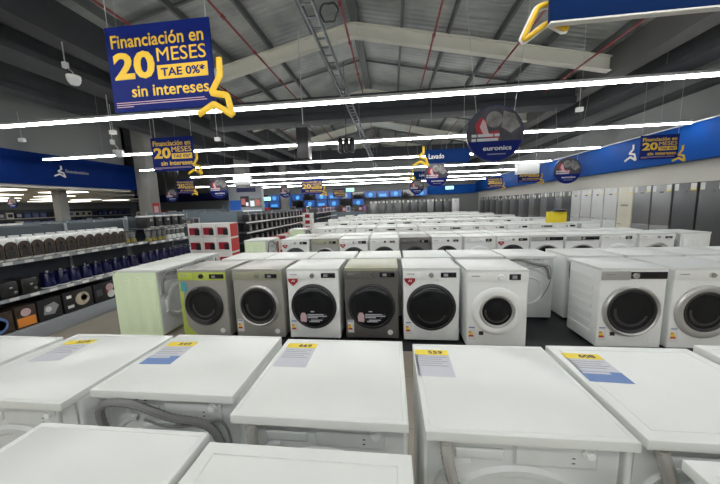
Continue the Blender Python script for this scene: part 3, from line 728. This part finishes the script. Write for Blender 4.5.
FD = {'a': 'white machine with black door', 'b': 'white machine with wide black display', 'c': 'white machine with small display', 'd': 'white machine with central display'}
end_far = Proto('washing_machine', 'washing machine'); end_far.add('housing', HOUS['pale_green']); end_far.add('top_panel', TOPS[False]); end_far.add('side_panel', side_ribs('pale_green', 'arch', 1)); add_back(end_far, True)
end_w = Proto('washing_machine', 'washing machine'); end_w.add('housing', HOUS['white_enamel']); end_w.add('top_panel', TOPS[False]); end_w.add('side_panel', side_ribs('white_enamel', 'arch', -1)); end_w.add('side_panel', side_ribs('white_enamel', 'arch', 1)); add_back(end_w, True)
away = Proto('washing_machine', 'washing machine'); away.add('housing', HOUS['white_enamel']); away.add('top_panel', TOPS[False]); away.add('back_panel', BACK[0])
row3 = ['lg', 'silver', 'lg_plain', 'white_dark_door', 'graphite_dark', 'white_dark_door', 'white_porthole', 'lg_plain', 'wide_display', 'wide_display', 'white_porthole', 'silver_ring']
for bi in range(6):
    y0 = 5.82 + bi * 2.78
    rn = ['fifth', 'seventh', 'ninth', 'eleventh', 'thirteenth', 'fifteenth'][bi]; ra = ['sixth', 'eighth', 'tenth', 'twelfth', 'fourteenth', 'sixteenth'][bi]
    seq = ['a', 'c', 'd', 'a', 'b', 'c', 'b', 'a', 'b', 'a', 'c', 'd']; random.shuffle(seq)
    for i in range(12):
        x = -2.06 + i * .632; yy = y0 + .275 + random.uniform(-.02, .02) + (.09 if bi == 0 and i == 1 else 0)
        if bi == 0:
            k = row3[i]; wm(k, x, yy, 0, f'{DESC[k].replace(" and promotional sticker", "").replace(" and red shield sticker", "")}, {ORD[i]} along the fifth row', 'fifth row of washing machines')
        else:
            k = seq[i]; FAR[k].place((x, yy, 0), 0, f'{FD[k]}, {ORD[i]} from the shelving side along the {rn} row', f'{rn} row of washing machines')
        away.place((x, y0 + .95, 0), PI, f'white machine turned away, {ORD[i]} from the shelving side along the {ra} row', f'{ra} row of washing machines')
    # a sideways machine closes each end
    (end_far if bi < 2 else end_w).place((-2.93, y0 + .3, 0), -PI / 2, f'{"pale green" if bi < 2 else "white"} sided machine turned sideways at the shelving end of the {rn} row', 'sideways end machines')
    end_w.place((5.52, y0 + .3, 0), PI / 2, f'white machine turned sideways at the fridge end of the {rn} row', 'sideways end machines')
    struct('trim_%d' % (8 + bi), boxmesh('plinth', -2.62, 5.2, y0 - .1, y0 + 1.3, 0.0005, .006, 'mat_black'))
p = Proto('promo_board', 'sign')
p.add('board', boxmesh('board', -.26, .26, -.05, .05, .0, .32, 'yellow_card', .01)); p.add('black_cap', MB().rev([(.2, 0), (.17, .05), (0, .07)], (.08, 0, .32), 'z', 'black_plastic', 20).mesh('cap'))
p.place((4.78, 8.9, .852), 0, 'bright yellow promotional block standing on the white machines before the fridges')

# ------------------------------------------------------------------ fridges along the right wall
def fridge(key, m, two=True, split=.62, badge=True, panel=False):
    p = Proto('refrigerator', 'refrigerator'); h = 1.85
    sm = 'side_fridge' if m in ('steel_fridge', 'dark_fridge') else m
    p.add('cabinet', boxmesh('cabinet', -.298, .298, -.24, .33, .03, h, sm, .008))
    if two:
        zs = h * split
        p.add('door', boxmesh('door', -.297, .297, -.30, -.245, zs + .004, h, m, .008), [('handle_recess', boxmesh('handle_recess', -.25, -.1, -.302, -.299, zs + .006, zs + .02, 'black_plastic'))] + ([('badge', boxmesh('badge', -.06, .06, -.303, -.2995, h - .24, h - .2, 'black_plastic'))] if badge else []))
        p.add('door', boxmesh('door', -.297, .297, -.30, -.245, .06, zs - .004, m, .008))
    else:
        p.add('door', boxmesh('door', -.297, .297, -.30, -.245, .06, h, m, .008), [('badge', boxmesh('badge', .02, .06, -.303, -.2995, h - .26, h - .22, 'black_plastic'))])
    if panel: p.add('control_strip', boxmesh('control_strip', -.15, .15, -.303, -.2995, 1.22, 1.28, 'ink_grey'))
    p.add('energy_label', boxmesh('energy_label', -.28, -.17, -.3025, -.2995, h - .2, h - .02, 'label_white')); p.add('price_tag', boxmesh('price_tag', .14, .28, -.3025, -.2995, h - .2, h - .02, 'label_white'), [('tag_stripe', boxmesh('tag_stripe', .14, .28, -.3035, -.3026, h - .2, h - .175, 'yellow_card'))])
    for x in (-.22, .22): p.add('foot', MB().cyl((x, -.2, 0), 'z', .02, .035, 'black_plastic', 10).mesh('foot'))
    FR[key] = p
FR = {}
fridge('dark', 'dark_fridge', False); fridge('steel', 'steel_fridge', True, .37); fridge('white', 'white_fridge', True, .4); fridge('cream', 'cream_fridge', True, .33, False, True); fridge('far', 'dark_fridge', True, .4, False)
y = 4.56; i = 0; seqf = ['dark', 'dark', 'dark', 'steel', 'dark', 'dark', 'dark', 'steel', 'steel', 'cream', 'white', 'white', 'white', 'white'] + ['far', 'steel'] * 10
n = {}
for k in seqf:
    if y > 27.4: break
    n[k] = n.get(k, -1) + 1
    nm = {'dark': 'dark grey single-door refrigerator', 'steel': 'steel refrigerator with two doors', 'white': 'white refrigerator', 'cream': 'cream refrigerator with a small dark strip', 'far': 'dark two-door refrigerator'}[k]
    lb = f'{nm}, {ORD[n[k]]} of that colour along the wall from the camera end' if k != 'cream' else nm + ', only cream one on the wall'
    FR[k].place((8.0, y, 0), -PI / 2, lb, 'refrigerators along the wall', (1, 1, 1.0 if k != 'far' else random.choice((.93, .97, 1.0))))
    y += .655 if i < 7 else .64
    i += 1
for i in range(11):
    k = ['steel', 'dark', 'dark', 'dark', 'far', 'far', 'far', 'steel', 'far', 'far', 'white'][i]
    FR[k].place((-1.6 + i * .72, 26.2, 0), 0, f'{ "white" if k == "white" else "dark grey" if k in ("dark", "far") else "steel"} refrigerator on the far back row, {ORD[i]} counted from the screens', 'refrigerators on the back row')

# ------------------------------------------------------------------ small appliance gondola on the left
def gondola(x, y0, y1, levels, label, top=1.40, depth=.5, rail='shelf_grey', panel='panel_bluegrey', tags=False):
    """shelving facing +X, front edge of its base at x"""
    p = Proto('gondola_shelving', 'shelving'); L = y1 - y0
    p.add('base_deck', boxmesh('base_deck', -depth, 0, 0, L, 0, .17, 'shelf_grey', .006))
    p.add('back_panel', boxmesh('back_panel', -depth - .04, -depth, 0, L, 0, top, panel, .004))
    for z, d in levels: p.add('shelf', boxmesh('shelf', -depth, -depth + d, 0, L, z - .03, z, 'shelf_dark', .003), [('price_rail', boxmesh('price_rail', -depth + d, -depth + d + .012, 0, L, z - .045, z - .003, rail))])
    if tags:
        for z, d in levels:
            for k in range(int(L / .2)): p.add('price_tag', boxmesh('price_tag', -depth + d + .012, -depth + d + .015, .06 + k * .2, .15 + k * .2, z - .043, z - .006, 'label_white'))
    k = 0; yy = 0
    while yy <= L + .01:
        p.add('upright', boxmesh('upright', -depth - .02, -depth + .02, yy - .015, yy + .015, 0, top + .01, 'shelf_grey')); yy += max(.9, L / max(1, round(L / 1.0)))
    p.place((x, y0, 0), 0, label); return p
gondola(-4.42, .9, 4.75, [(.58, .42), (1.01, .42)], 'grey shelving of small kitchen appliances nearest the camera along the aisle', panel='panel_shaded', tags=True)
gondola(-4.42, 4.80, 5.85, [(.58, .42), (.98, .42), (1.24, .34)], 'second bay of the aisle shelving, with a higher shelf of black machines', 1.46, panel='panel_shaded', tags=True)
# goods
def tagstrip(): pass
bean = Proto('coffee_machine', 'appliance')
b = MB(); b.box(-.06, .06, -.11, .11, 0, .27, 'white_plastic', .03, 3); bean.add('housing', b.mesh('housing'))
bean.add('front_panel', MB().prism([(-.056, .03)] + [(-.056 * math.cos(PI * k / 12), .17 + .06 * math.sin(PI * k / 12)) for k in range(13)] + [(.056, .03)], -.121, -.10, 'brown').mesh('front_panel', False))
bean.add('cup_recess', boxmesh('recess', -.03, .03, -.124, -.121, .05, .12, 'black_plastic')); bean.add('spout', MB().cyl((0, -.13, .13), 'z', .014, .05, 'black_plastic', 10).mesh('spout')); bean.add('hopper', MB().cyl((0, .02, .265), 'z', .045, .03, 'white_fridge', 14).mesh('hopper'))
for i in range(17):
    bean.place((-4.56, 2.2 + i * .127, 1.01), PI / 2, f'white appliance with a brown front on the top shelf, {ORD[i]} from the camera end', 'white appliances on the top shelf')
jar = Proto('blender', 'appliance')
jar.add('base', MB().rev([(0, 0), (.055, 0), (.05, .08), (.035, .1), (0, .1)], (0, 0, 0), 'z', 'olive', 14).mesh('base')); jar.add('jug', MB().rev([(.035, .1), (.052, .24), (0, .24)], (0, 0, 0), 'z', 'grey_mix', 14).mesh('jug')); jar.add('lid', MB().cyl((0, 0, .24), 'z', .05, .025, 'dark_grey', 14).mesh('lid')); jar.add('label_band', MB().rev([(.0555, .02), (.053, .06)], (0, 0, 0), 'z', 'yellow_dull', 14).mesh('band'))
jar2 = Proto('blender', 'appliance')
jar2.add('base', MB().rev([(0, 0), (.055, 0), (.05, .08), (.035, .1), (0, .1)], (0, 0, 0), 'z', 'galvanised', 14).mesh('base')); jar2.add('jug', MB().rev([(.035, .1), (.052, .22), (0, .22)], (0, 0, 0), 'z', 'grey_mix', 14).mesh('jug')); jar2.add('lid', MB().cyl((0, 0, .22), 'z', .05, .025, 'label_white', 14).mesh('lid'))
for i in range(6): jar.place((-4.58, 4.42 + i * .13 if i < 2 else 4.63 + i * .122, 1.01 if i < 2 else .98), PI / 2, f'olive blender with a yellow band on the upper shelf, {ORD[i]} from the white appliances', 'olive blenders', (.95, .95, .78))
for i in range(4): jar2.place((-4.58, 5.36 + i * .13, .98), PI / 2, f'grey blender on the upper shelf, {ORD[i]} past the olive ones', 'grey blenders', (.95, .95, .82))
esp = Proto('espresso_machine', 'appliance')
esp.add('body', boxmesh('body', -.075, .075, -.12, .12, 0, .2, 'black_plastic', .02)); esp.add('top_tray', boxmesh('top_tray', -.08, .08, -.12, .12, .2, .225, 'label_white', .006)); esp.add('drip_tray', boxmesh('drip_tray', -.07, .07, -.17, -.12, 0, .02, 'chrome', .004)); esp.add('group_head', MB().cyl((0, -.13, .12), 'z', .025, .03, 'chrome', 12).mesh('group'))
for i in range(5): esp.place((-4.62, 4.89 + i * .205, 1.24), PI / 2, f'black espresso machine with a pale top on the highest shelf, {ORD[i]} from the camera end', 'espresso machines on the highest shelf')
ket = Proto('kettle', 'kettle')
ket.add('body', MB().rev([(0, 0), (.075, 0), (.078, .03), (.06, .17), (.05, .2), (0, .205)], (0, 0, 0), 'z', 'kettle_blue', 18).mesh('body')); ket.add('handle', MB().tube([(.045, 0, .19), (.1, 0, .2), (.115, 0, .12), (.085, 0, .04)], .012, 'black_plastic', 8, smooth=2).mesh('handle')); ket.add('spout', MB().tube([(-.05, 0, .14), (-.085, 0, .185)], .018, 'kettle_blue', 8).mesh('spout')); ket.add('lid_knob', MB().cyl((0, 0, .203), 'z', .015, .02, 'chrome', 10).mesh('knob')); ket.add('base_ring', MB().cyl((0, 0, 0), 'z', .0775, .015, 'label_white', 18).mesh('base'))
for i in range(17): ket.place((-4.57, 3.22 + i * .158 if i < 9 else 3.29 + i * .158, .58), PI, f'dark blue kettle on the middle shelf, {ORD[i]} from the black toasters', 'dark blue kettles')
toa = Proto('toaster', 'toaster')
toa.add('body', boxmesh('body', -.085, .085, -.13, .13, .01, .2, 'black_plastic', .035)); toa.add('slot', boxmesh('slot', -.05, .05, -.09, .09, .199, .202, 'drum_steel')); toa.add('lever', boxmesh('lever', -.015, .015, -.15, -.13, .11, .13, 'chrome', .004)); toa.add('dial', MB().cyl((.04, -.13, .06), '-y', .018, .012, 'chrome', 12).mesh('dial'))
for i in range(8): toa.place((-4.6, 1.6 + i * .195, .58), PI / 2, f'black toaster with a chrome lever on the middle shelf, {ORD[i]} from the camera end', 'black toasters')
def carton(w, d, h, m, art, label, loc, rz=PI / 2):
    p = Proto('boxed_appliance', 'carton')
    p.add('carton', boxmesh('carton', -w / 2, w / 2, -d / 2, d / 2, 0, h, m, .003)); y = -d / 2 - .001
    for a in art:
        if a[0] == 'c': p.add('printed_picture', MB().cyl((a[1], y, a[2]), '-y', a[3], .002, a[4], 24).mesh('pic'))
        elif a[0] == 'r': p.add('printed_panel', boxmesh('pic', a[1], a[2], y - .001, y + .0005, a[3], a[4], a[5]))
        else: p.add('printed_picture', MB().prism(a[1], y - .0015, y, a[2]).mesh('pic', False))
    p.place(loc, rz, label, 'cartons on the bottom deck')
carton(.30, .3, .26, 'brown', [('c', .0, .12, .10, 'picture_blue'), ('c', .02, .12, .06, 'label_white'), ('r', -.14, -.08, .03, .2, 'orange')], 'brown appliance carton with a blue and white round picture on the bottom deck', (-4.65, 2.62, .17))
carton(.2, .3, .27, 'brown', [('r', -.09, .09, .02, .13, 'orange'), ('c', 0, .19, .05, 'pale_pink')], 'narrow brown and orange carton on the bottom deck', (-4.65, 2.89, .17))
carton(.26, .3, .28, 'black_plastic', [('p', [(-.08, .08), (.04, .06), (.1, .16), (.05, .22), (-.06, .19)], 'ink_grey'), ('c', -.02, .14, .035, 'label_white')], 'black carton with a pale slanted appliance picture on the bottom deck', (-4.65, 3.14, .17))
carton(.38, .3, .29, 'black_plastic', [('c', .05, .15, .095, 'beige'), ('c', .07, .16, .045, 'label_white'), ('r', -.15, -.07, .06, .1, 'label_white'), ('r', -.15, -.09, .2, .24, 'label_white')], 'black carton with a big silver machine picture on the bottom deck', (-4.65, 3.49, .17))
carton(.34, .3, .29, 'black_plastic', [('c', .07, .2, .06, 'pale_pink'), ('c', .08, .09, .06, 'label_white'), ('r', .0, .12, .13, .15, 'wine_red'), ('r', -.14, -.05, .1, .2, 'dark_grey')], 'last black carton with red and white pictures on the bottom deck', (-4.65, 3.88, .17))
carton(.28, .3, .25, 'dark_grey', [('c', .0, .12, .08, 'ink_grey')], 'dark carton nearest the camera on the bottom deck', (-4.65, 2.28, .17))

# red and white cartons at the end of the aisle shelving
rb = Proto('boxed_appliance', 'carton'); rb.add('carton', boxmesh('carton', -.175, .175, -.175, .175, 0, .35, 'label_white', .004)); rb.add('printed_picture', boxmesh('pic', -.14, .10, -.178, -.175, .08, .25, 'wine_red')); rb.add('printed_panel', boxmesh('pic', .0, .12, -.181, -.178, .07, .22, 'black_plastic')); rb.add('side_print', boxmesh('side', .175, .178, -.165, .165, .02, .33, 'red'))
for i in range(3):
    for j in range(3):
        rb.place((-4.70 + i * .362, 6.5, j * .354 + .16), 0, f'white carton with red picture, {["bottom", "middle", "top"][j]} of the {ORD[i]} stack at the shelving end', 'red and white cartons')
single('pallet', boxmesh('pallet', -.58, .58, -.2, .2, 0, .158, 'beige'), 'low pallet under the red and white cartons', 'pallet', (-4.34, 6.5, 0))
single('screen_board', boxmesh('panel', -.5, .5, -.02, .02, 0, 1.47, 'panel_bluegrey', .005), 'blue-grey end panel standing behind the red and white cartons', 'panel', (-4.4, 6.85, 0))
# further gondola run
gondola(-4.15, 7.9, 13.6, [(.5, .42), (.85, .42), (1.15, .42)], 'third shelving run along the aisle, beyond the red and white cartons', 1.45, .5, 'label_white', 'shelf_dark')
fk = Proto('coffee_maker', 'appliance'); fk.add('body', boxmesh('body', -.09, .09, -.1, .1, 0, .22, 'black_plastic', .02)); fk.add('front_panel', boxmesh('front', -.06, .06, -.106, -.1, .03, .15, 'photo_grey'))
for j, z in enumerate((.5, .85, 1.15)):
    for i in range(14): fk.place((-4.35, 8.2 + i * .39, z), PI / 2, f'dark coffee maker on the {["lower", "middle", "upper"][j]} shelf of the third run, {ORD[i]} from the camera end', 'dark coffee makers')
for i in range(8):
    q = Proto('boxed_appliance', 'carton'); m1 = ('red', 'label_white', 'wine_red', 'label_white')[i % 4]
    q.add('carton', boxmesh('carton', -.19, .19, -.19, .19, 0, .6, m1, .004)); q.add('printed_picture', boxmesh('pic', -.14, .14, -.194, -.19, .15, .5, ('black_plastic', 'wine_red', 'label_white', 'red')[i % 4]))
    q.place((-3.80 + .02 * (i % 2), 7.95 + i * .56, 0), PI / 2 - .6, f'{["red", "white", "dark red", "white"][i % 4]} tall carton on the floor along the third run, {ORD[i]} from the camera end', 'tall cartons on the floor')
pk = Proto('boxed_appliance', 'carton'); pk.add('carton', boxmesh('carton', -.22, .22, -.2, .2, 0, .3, 'label_white', .004)); pk.add('printed_picture', boxmesh('pic', -.12, .12, -.204, -.2, .06, .24, 'wine_red'))
for i in range(3):
    for j in range(4): pk.place((-5.2 + i * .46, 14.4, j * .305), 0, f'pale carton with a pink patch, {["lowest", "second", "third", "topmost"][j]} in the {ORD[i]} far stack', 'pale far cartons')
gondola(-4.0, 15.2, 21.0, [(.5, .42), (.9, .42), (1.2, .42)], 'fourth shelving run, far along the aisle', 1.4, .5, 'label_white', 'shelf_dark')
for i in range(14):
    b = Proto('boxed_appliance', 'carton'); m1 = ('dark_grey', 'pale_pink', 'picture_blue', 'wine_red', 'label_white')[i % 5]; b.add('carton', boxmesh('carton', -.15, .15, -.12, .12, 0, .24, m1, .004)); b.add('printed_panel', boxmesh('p', -.1, .1, -.123, -.12, .05, .18, 'ink'))
    b.place((-4.2, 15.5 + i * .4, 1.2), PI / 2, f'{["dark", "pink", "blue", "wine red", "white"][i % 5]} carton on the top shelf of the fourth run, {ORD[i]} from the camera end', 'cartons of the fourth run')

# shelving runs between the aisle and the annex
gx = [(-6.9, 2.6, 8.2, 1.36), (-9.0, 3.2, 9.5, 1.36), (-7.4, 9.2, 14.5, 1.45), (-9.6, 10.8, 16.5, 1.5), (-12.0, 16.0, 24.0, 1.6)]
for i, (x, y0, y1, t) in enumerate(gx):
    gondola(x, y0, y1, [(.55, .4), (1.0, .4)], f'blue-grey shelving run {["just behind the aisle shelving", "second behind the aisle shelving", "beyond the first, level with the pillar", "beyond the second, before the pillar", "farthest off past the pillar"][i]}', t)
    n0 = int((y1 - y0) / .42)
    for k in range(n0):
        m1, c1 = random.choice((('label_white', 'white'), ('beige', 'beige'), ('black_plastic', 'black'), ('grey_mix', 'grey'), ('wine_red', 'wine red')))
        h = random.uniform(.2, .36)
        q = Proto('boxed_appliance', 'carton'); q.add('carton', boxmesh('carton', -.16, .16, -.14, .14, 0, h, m1, .004)); q.add('printed_panel', boxmesh('p', -.11, .11, -.143, -.14, .05, h - .05, random.choice(('ink', 'ink_grey', 'brown', 'photo_grey'))))
        q.place((x - .28, y0 + .25 + k * .42, 1.0), PI / 2, f'{c1} carton, {ORD[k]} along the {["first", "second", "third", "fourth", "farthest"][i]} blue-grey run from the camera end', 'cartons on the blue-grey runs')
# items standing on top of the low run, seen over its edge
for i, (x, y, w, h, m1, lb) in enumerate(((-5.25, 3.02, .3, .17, 'label_white', 'white flat box lying on top behind the white appliances'), (-5.25, 3.4, .34, .17, 'beige', 'beige flat box lying on top behind the white appliances'))):
    pass
# annex wall shelves
p = Proto('display_shelving', 'shelving')
p.add('back_panel', boxmesh('back', -28.08, -28.0, 12, 28, 0, 2.0, 'panel_bluegrey'))
for z in (.72, 1.36): p.add('shelf', boxmesh('shelf', -28.0, -27.5, 12, 28, z - .05, z, 'label_white'))
p.place((0, 0, 0), 0, 'long wall shelves of purple and blue goods deep in the annex')
for j, z in enumerate((.72, 1.36)):
    for i in range(22):
        m1 = ('purple_mix', 'navy', 'purple_mix', 'label_white', 'photo_dark')[random.randrange(5)]
        q = Proto('boxed_toy', 'carton'); q.add('carton', boxmesh('carton', -.2, .2, -.15, .15, 0, .42, m1, .01)); q.add('printed_panel', boxmesh('p', -.13, .13, -.156, -.15, .08, .32, random.choice(('picture_blue', 'paper', 'ink'))))
        q.place((-27.75, 16.4 + i * .5, z + .002), PI / 2, f'carton on the {["lower", "upper"][j]} annex wall shelf, {ORD[i]} from the camera end', 'cartons on the annex wall')
struct('wall_annex_back', boxmesh('wall_annex_back', -28.3, -28.1, YF, 28.9, 0, 5.7, 'shelf_grey'))
# counter in front of the annex
single('counter', boxmesh('counter', -.4, .4, -5.0, 3.4, 0, 1.12, 'panel_bluegrey', .01), 'long low blue-grey counter in front of the annex', 'counter', (-12.2, 8.4, 0))
pp = Proto('poster', 'poster'); pp.add('sheet', boxmesh('sheet', -.2, .2, -.006, 0, -.35, .35, 'red')); pp.add('printed_panel', boxmesh('p', -.13, .13, -.009, -.006, -.2, .2, 'pale_pink'))
pp.place((-11.845, 13.3, 1.62), PI / 2, 'red notice fixed to the big concrete pillar')
# far goods on the left
gondola(-15.4, 25.6, 28.4, [(.6, .42), (1.1, .42), (1.5, .42)], 'far shelving by the back wall past the pillar', 1.9)
for i in range(16):
    m1, c1 = (('label_white', 'white'), ('red', 'red'), ('pale_pink', 'pink'), ('dark_grey', 'dark'))[(i * 7) % 4]
    q = Proto('boxed_appliance', 'carton'); q.add('carton', boxmesh('carton', -.34, .34, -.2, .2, 0, .62, m1, .004)); q.add('printed_panel', boxmesh('p', -.2, .2, -.206, -.2, .12, .48, random.choice(('ink', 'brown', 'photo_grey', 'wine_red'))))
    q.place((-23.5 + i * .82, 24.6, .95), 0, f'{c1} carton standing along the far counter, {ORD[i]} from the annex', 'cartons along the far counter')
single('counter', boxmesh('counter', -7, 6.2, -.35, .35, 0, .95, 'panel_bluegrey', .01), 'far low counter carrying white and red cartons', 'counter', (-17, 24.6, 0))

single('counter', boxmesh('counter', -2.0, 5.2, -.35, .35, 0, 1.0, 'panel_bluegrey', .01), 'far low counter below the blue televisions', 'counter', (-7.4, 25.2, 0))
for i in range(20):
    m1, c1 = (('label_white', 'white'), ('dark_grey', 'dark'), ('wine_red', 'wine red'), ('photo_grey', 'grey'), ('black_plastic', 'black'))[(i * 3) % 5]
    h = (.32, .5, .42, .6)[(i * 7) % 4]
    q = Proto('boxed_appliance', 'carton'); q.add('carton', boxmesh('carton', -.165, .165, -.18, .18, 0, h, m1, .004)); q.add('printed_panel', boxmesh('p', -.12, .14, -.186, -.18, .08, h - .08, ('ink', 'brown', 'pale_pink', 'picture_blue')[i % 4]))
    q.place((-9.2 + i * .36, 25.2, 1.0), 0, f'{c1} carton on the far counter below the televisions, {ORD[i]} counted towards the fridges', 'cartons below the televisions')

# ------------------------------------------------------------------ screens
tv = {}
for k in ('screen_blue', 'screen_cyan', 'screen_white', 'screen_red'):
    p = Proto('television', 'television'); p.add('casing', boxmesh('casing', -.56, .56, -.03, .03, 0, .66, 'black_plastic', .006))
    p.add('screen', boxmesh('screen', -.54, .54, -.034, -.031, .03, .64, 'screen_blue' if k == 'screen_cyan' else k))
    if k == 'screen_cyan': p.add('lit_picture', MB().rev([(.2, .0), (.19, .003), (0, .003)], (0, -.034, .3), '-y', 'screen_cyan', 24).mesh('pic'))
    else: p.add('lit_picture', boxmesh('pic', -.36, .3, -.038, -.0345, .12, .36, 'screen_cyan' if k == 'screen_blue' else 'screen_white'))
    p.add('bracket', boxmesh('bracket', -.1, .1, .03, .9, .2, .4, 'dark_grey')); tv[k] = p
p = Proto('television', 'television'); p.add('casing', boxmesh('casing', -.56, .56, -.03, .03, 0, .66, 'black_plastic', .006)); p.add('screen', boxmesh('screen', -.54, .54, -.034, -.031, .03, .64, 'black_gloss')); p.add('bracket', boxmesh('bracket', -.1, .1, .03, .9, .2, .4, 'dark_grey')); tv['off'] = p
for j, z in enumerate((1.58, 2.3)):
    for i in range(15):
        x = -14.2 + i * 1.22
        if j == 0 and i > 9: continue
        k = 'screen_cyan' if (i + j) % 2 else 'screen_blue'
        if (i * 5 + j * 3) % 4 == 0: k = 'off'
        tv[k].place((x, 28.0, z - .1 + random.uniform(-.03, .03)), 0, f'{"dark blue lit" if k == "screen_blue" else "switched off black" if k == "off" else "bright cyan lit"} television on the back wall, {["lower", "upper"][j]} line, {ORD[i]} counted towards the fridges', 'televisions on the back wall')
p = Proto('demonstration_display', 'display')
p.add('frame', boxmesh('frame', -1.15, 1.15, 0, .3, 0, 2.95, 'shelf_grey', .02)); p.add('header', boxmesh('header', -.55, .75, -.03, 0, 2.62, 2.9, 'navy'))
p.add('screen', boxmesh('screen', -1.1, -.35, -.02, 0, 1.45, 2.1, 'screen_blue')); p.add('screen', boxmesh('screen', -.33, .25, -.02, 0, 1.65, 2.35, 'photo_dark'), [('lit_picture', boxmesh('pic', -.28, .0, -.024, -.02, 1.8, 2.2, 'screen_red')), ('lit_picture', boxmesh('pic', .03, .2, -.024, -.02, 1.72, 1.95, 'screen_white'))]); p.add('screen', boxmesh('screen', .27, 1.1, -.02, 0, 1.6, 2.2, 'photo_grey'), [('lit_picture', boxmesh('pic', .33, .62, -.024, -.02, 1.68, 2.05, 'screen_white')), ('lit_picture', boxmesh('pic', .7, 1.0, -.024, -.02, 1.75, 2.1, 'screen_red'))]); p.add('counter_front', boxmesh('counter_front', -1.1, 1.1, -.25, 0, 1.1, 1.42, 'screen_white'))
p.place((-9.55, 18, 0), 0, 'tall demonstration display with lit pictures, over the aisle shelving')

# ------------------------------------------------------------------ world and view
w = bpy.data.worlds.new('world'); SC.world = w; w.use_nodes = True
w.node_tree.nodes['Background'].inputs['Color'].default_value = (.5, .55, .6, 1); w.node_tree.nodes['Background'].inputs['Strength'].default_value = .2
SC.view_settings.view_transform = 'Standard'; SC.view_settings.look = 'None'; SC.view_settings.gamma = 1.0; SC.view_settings.exposure = 1.2
SC.cycles.max_bounces = 8; SC.cycles.diffuse_bounces = 5; SC.cycles.use_denoising = True
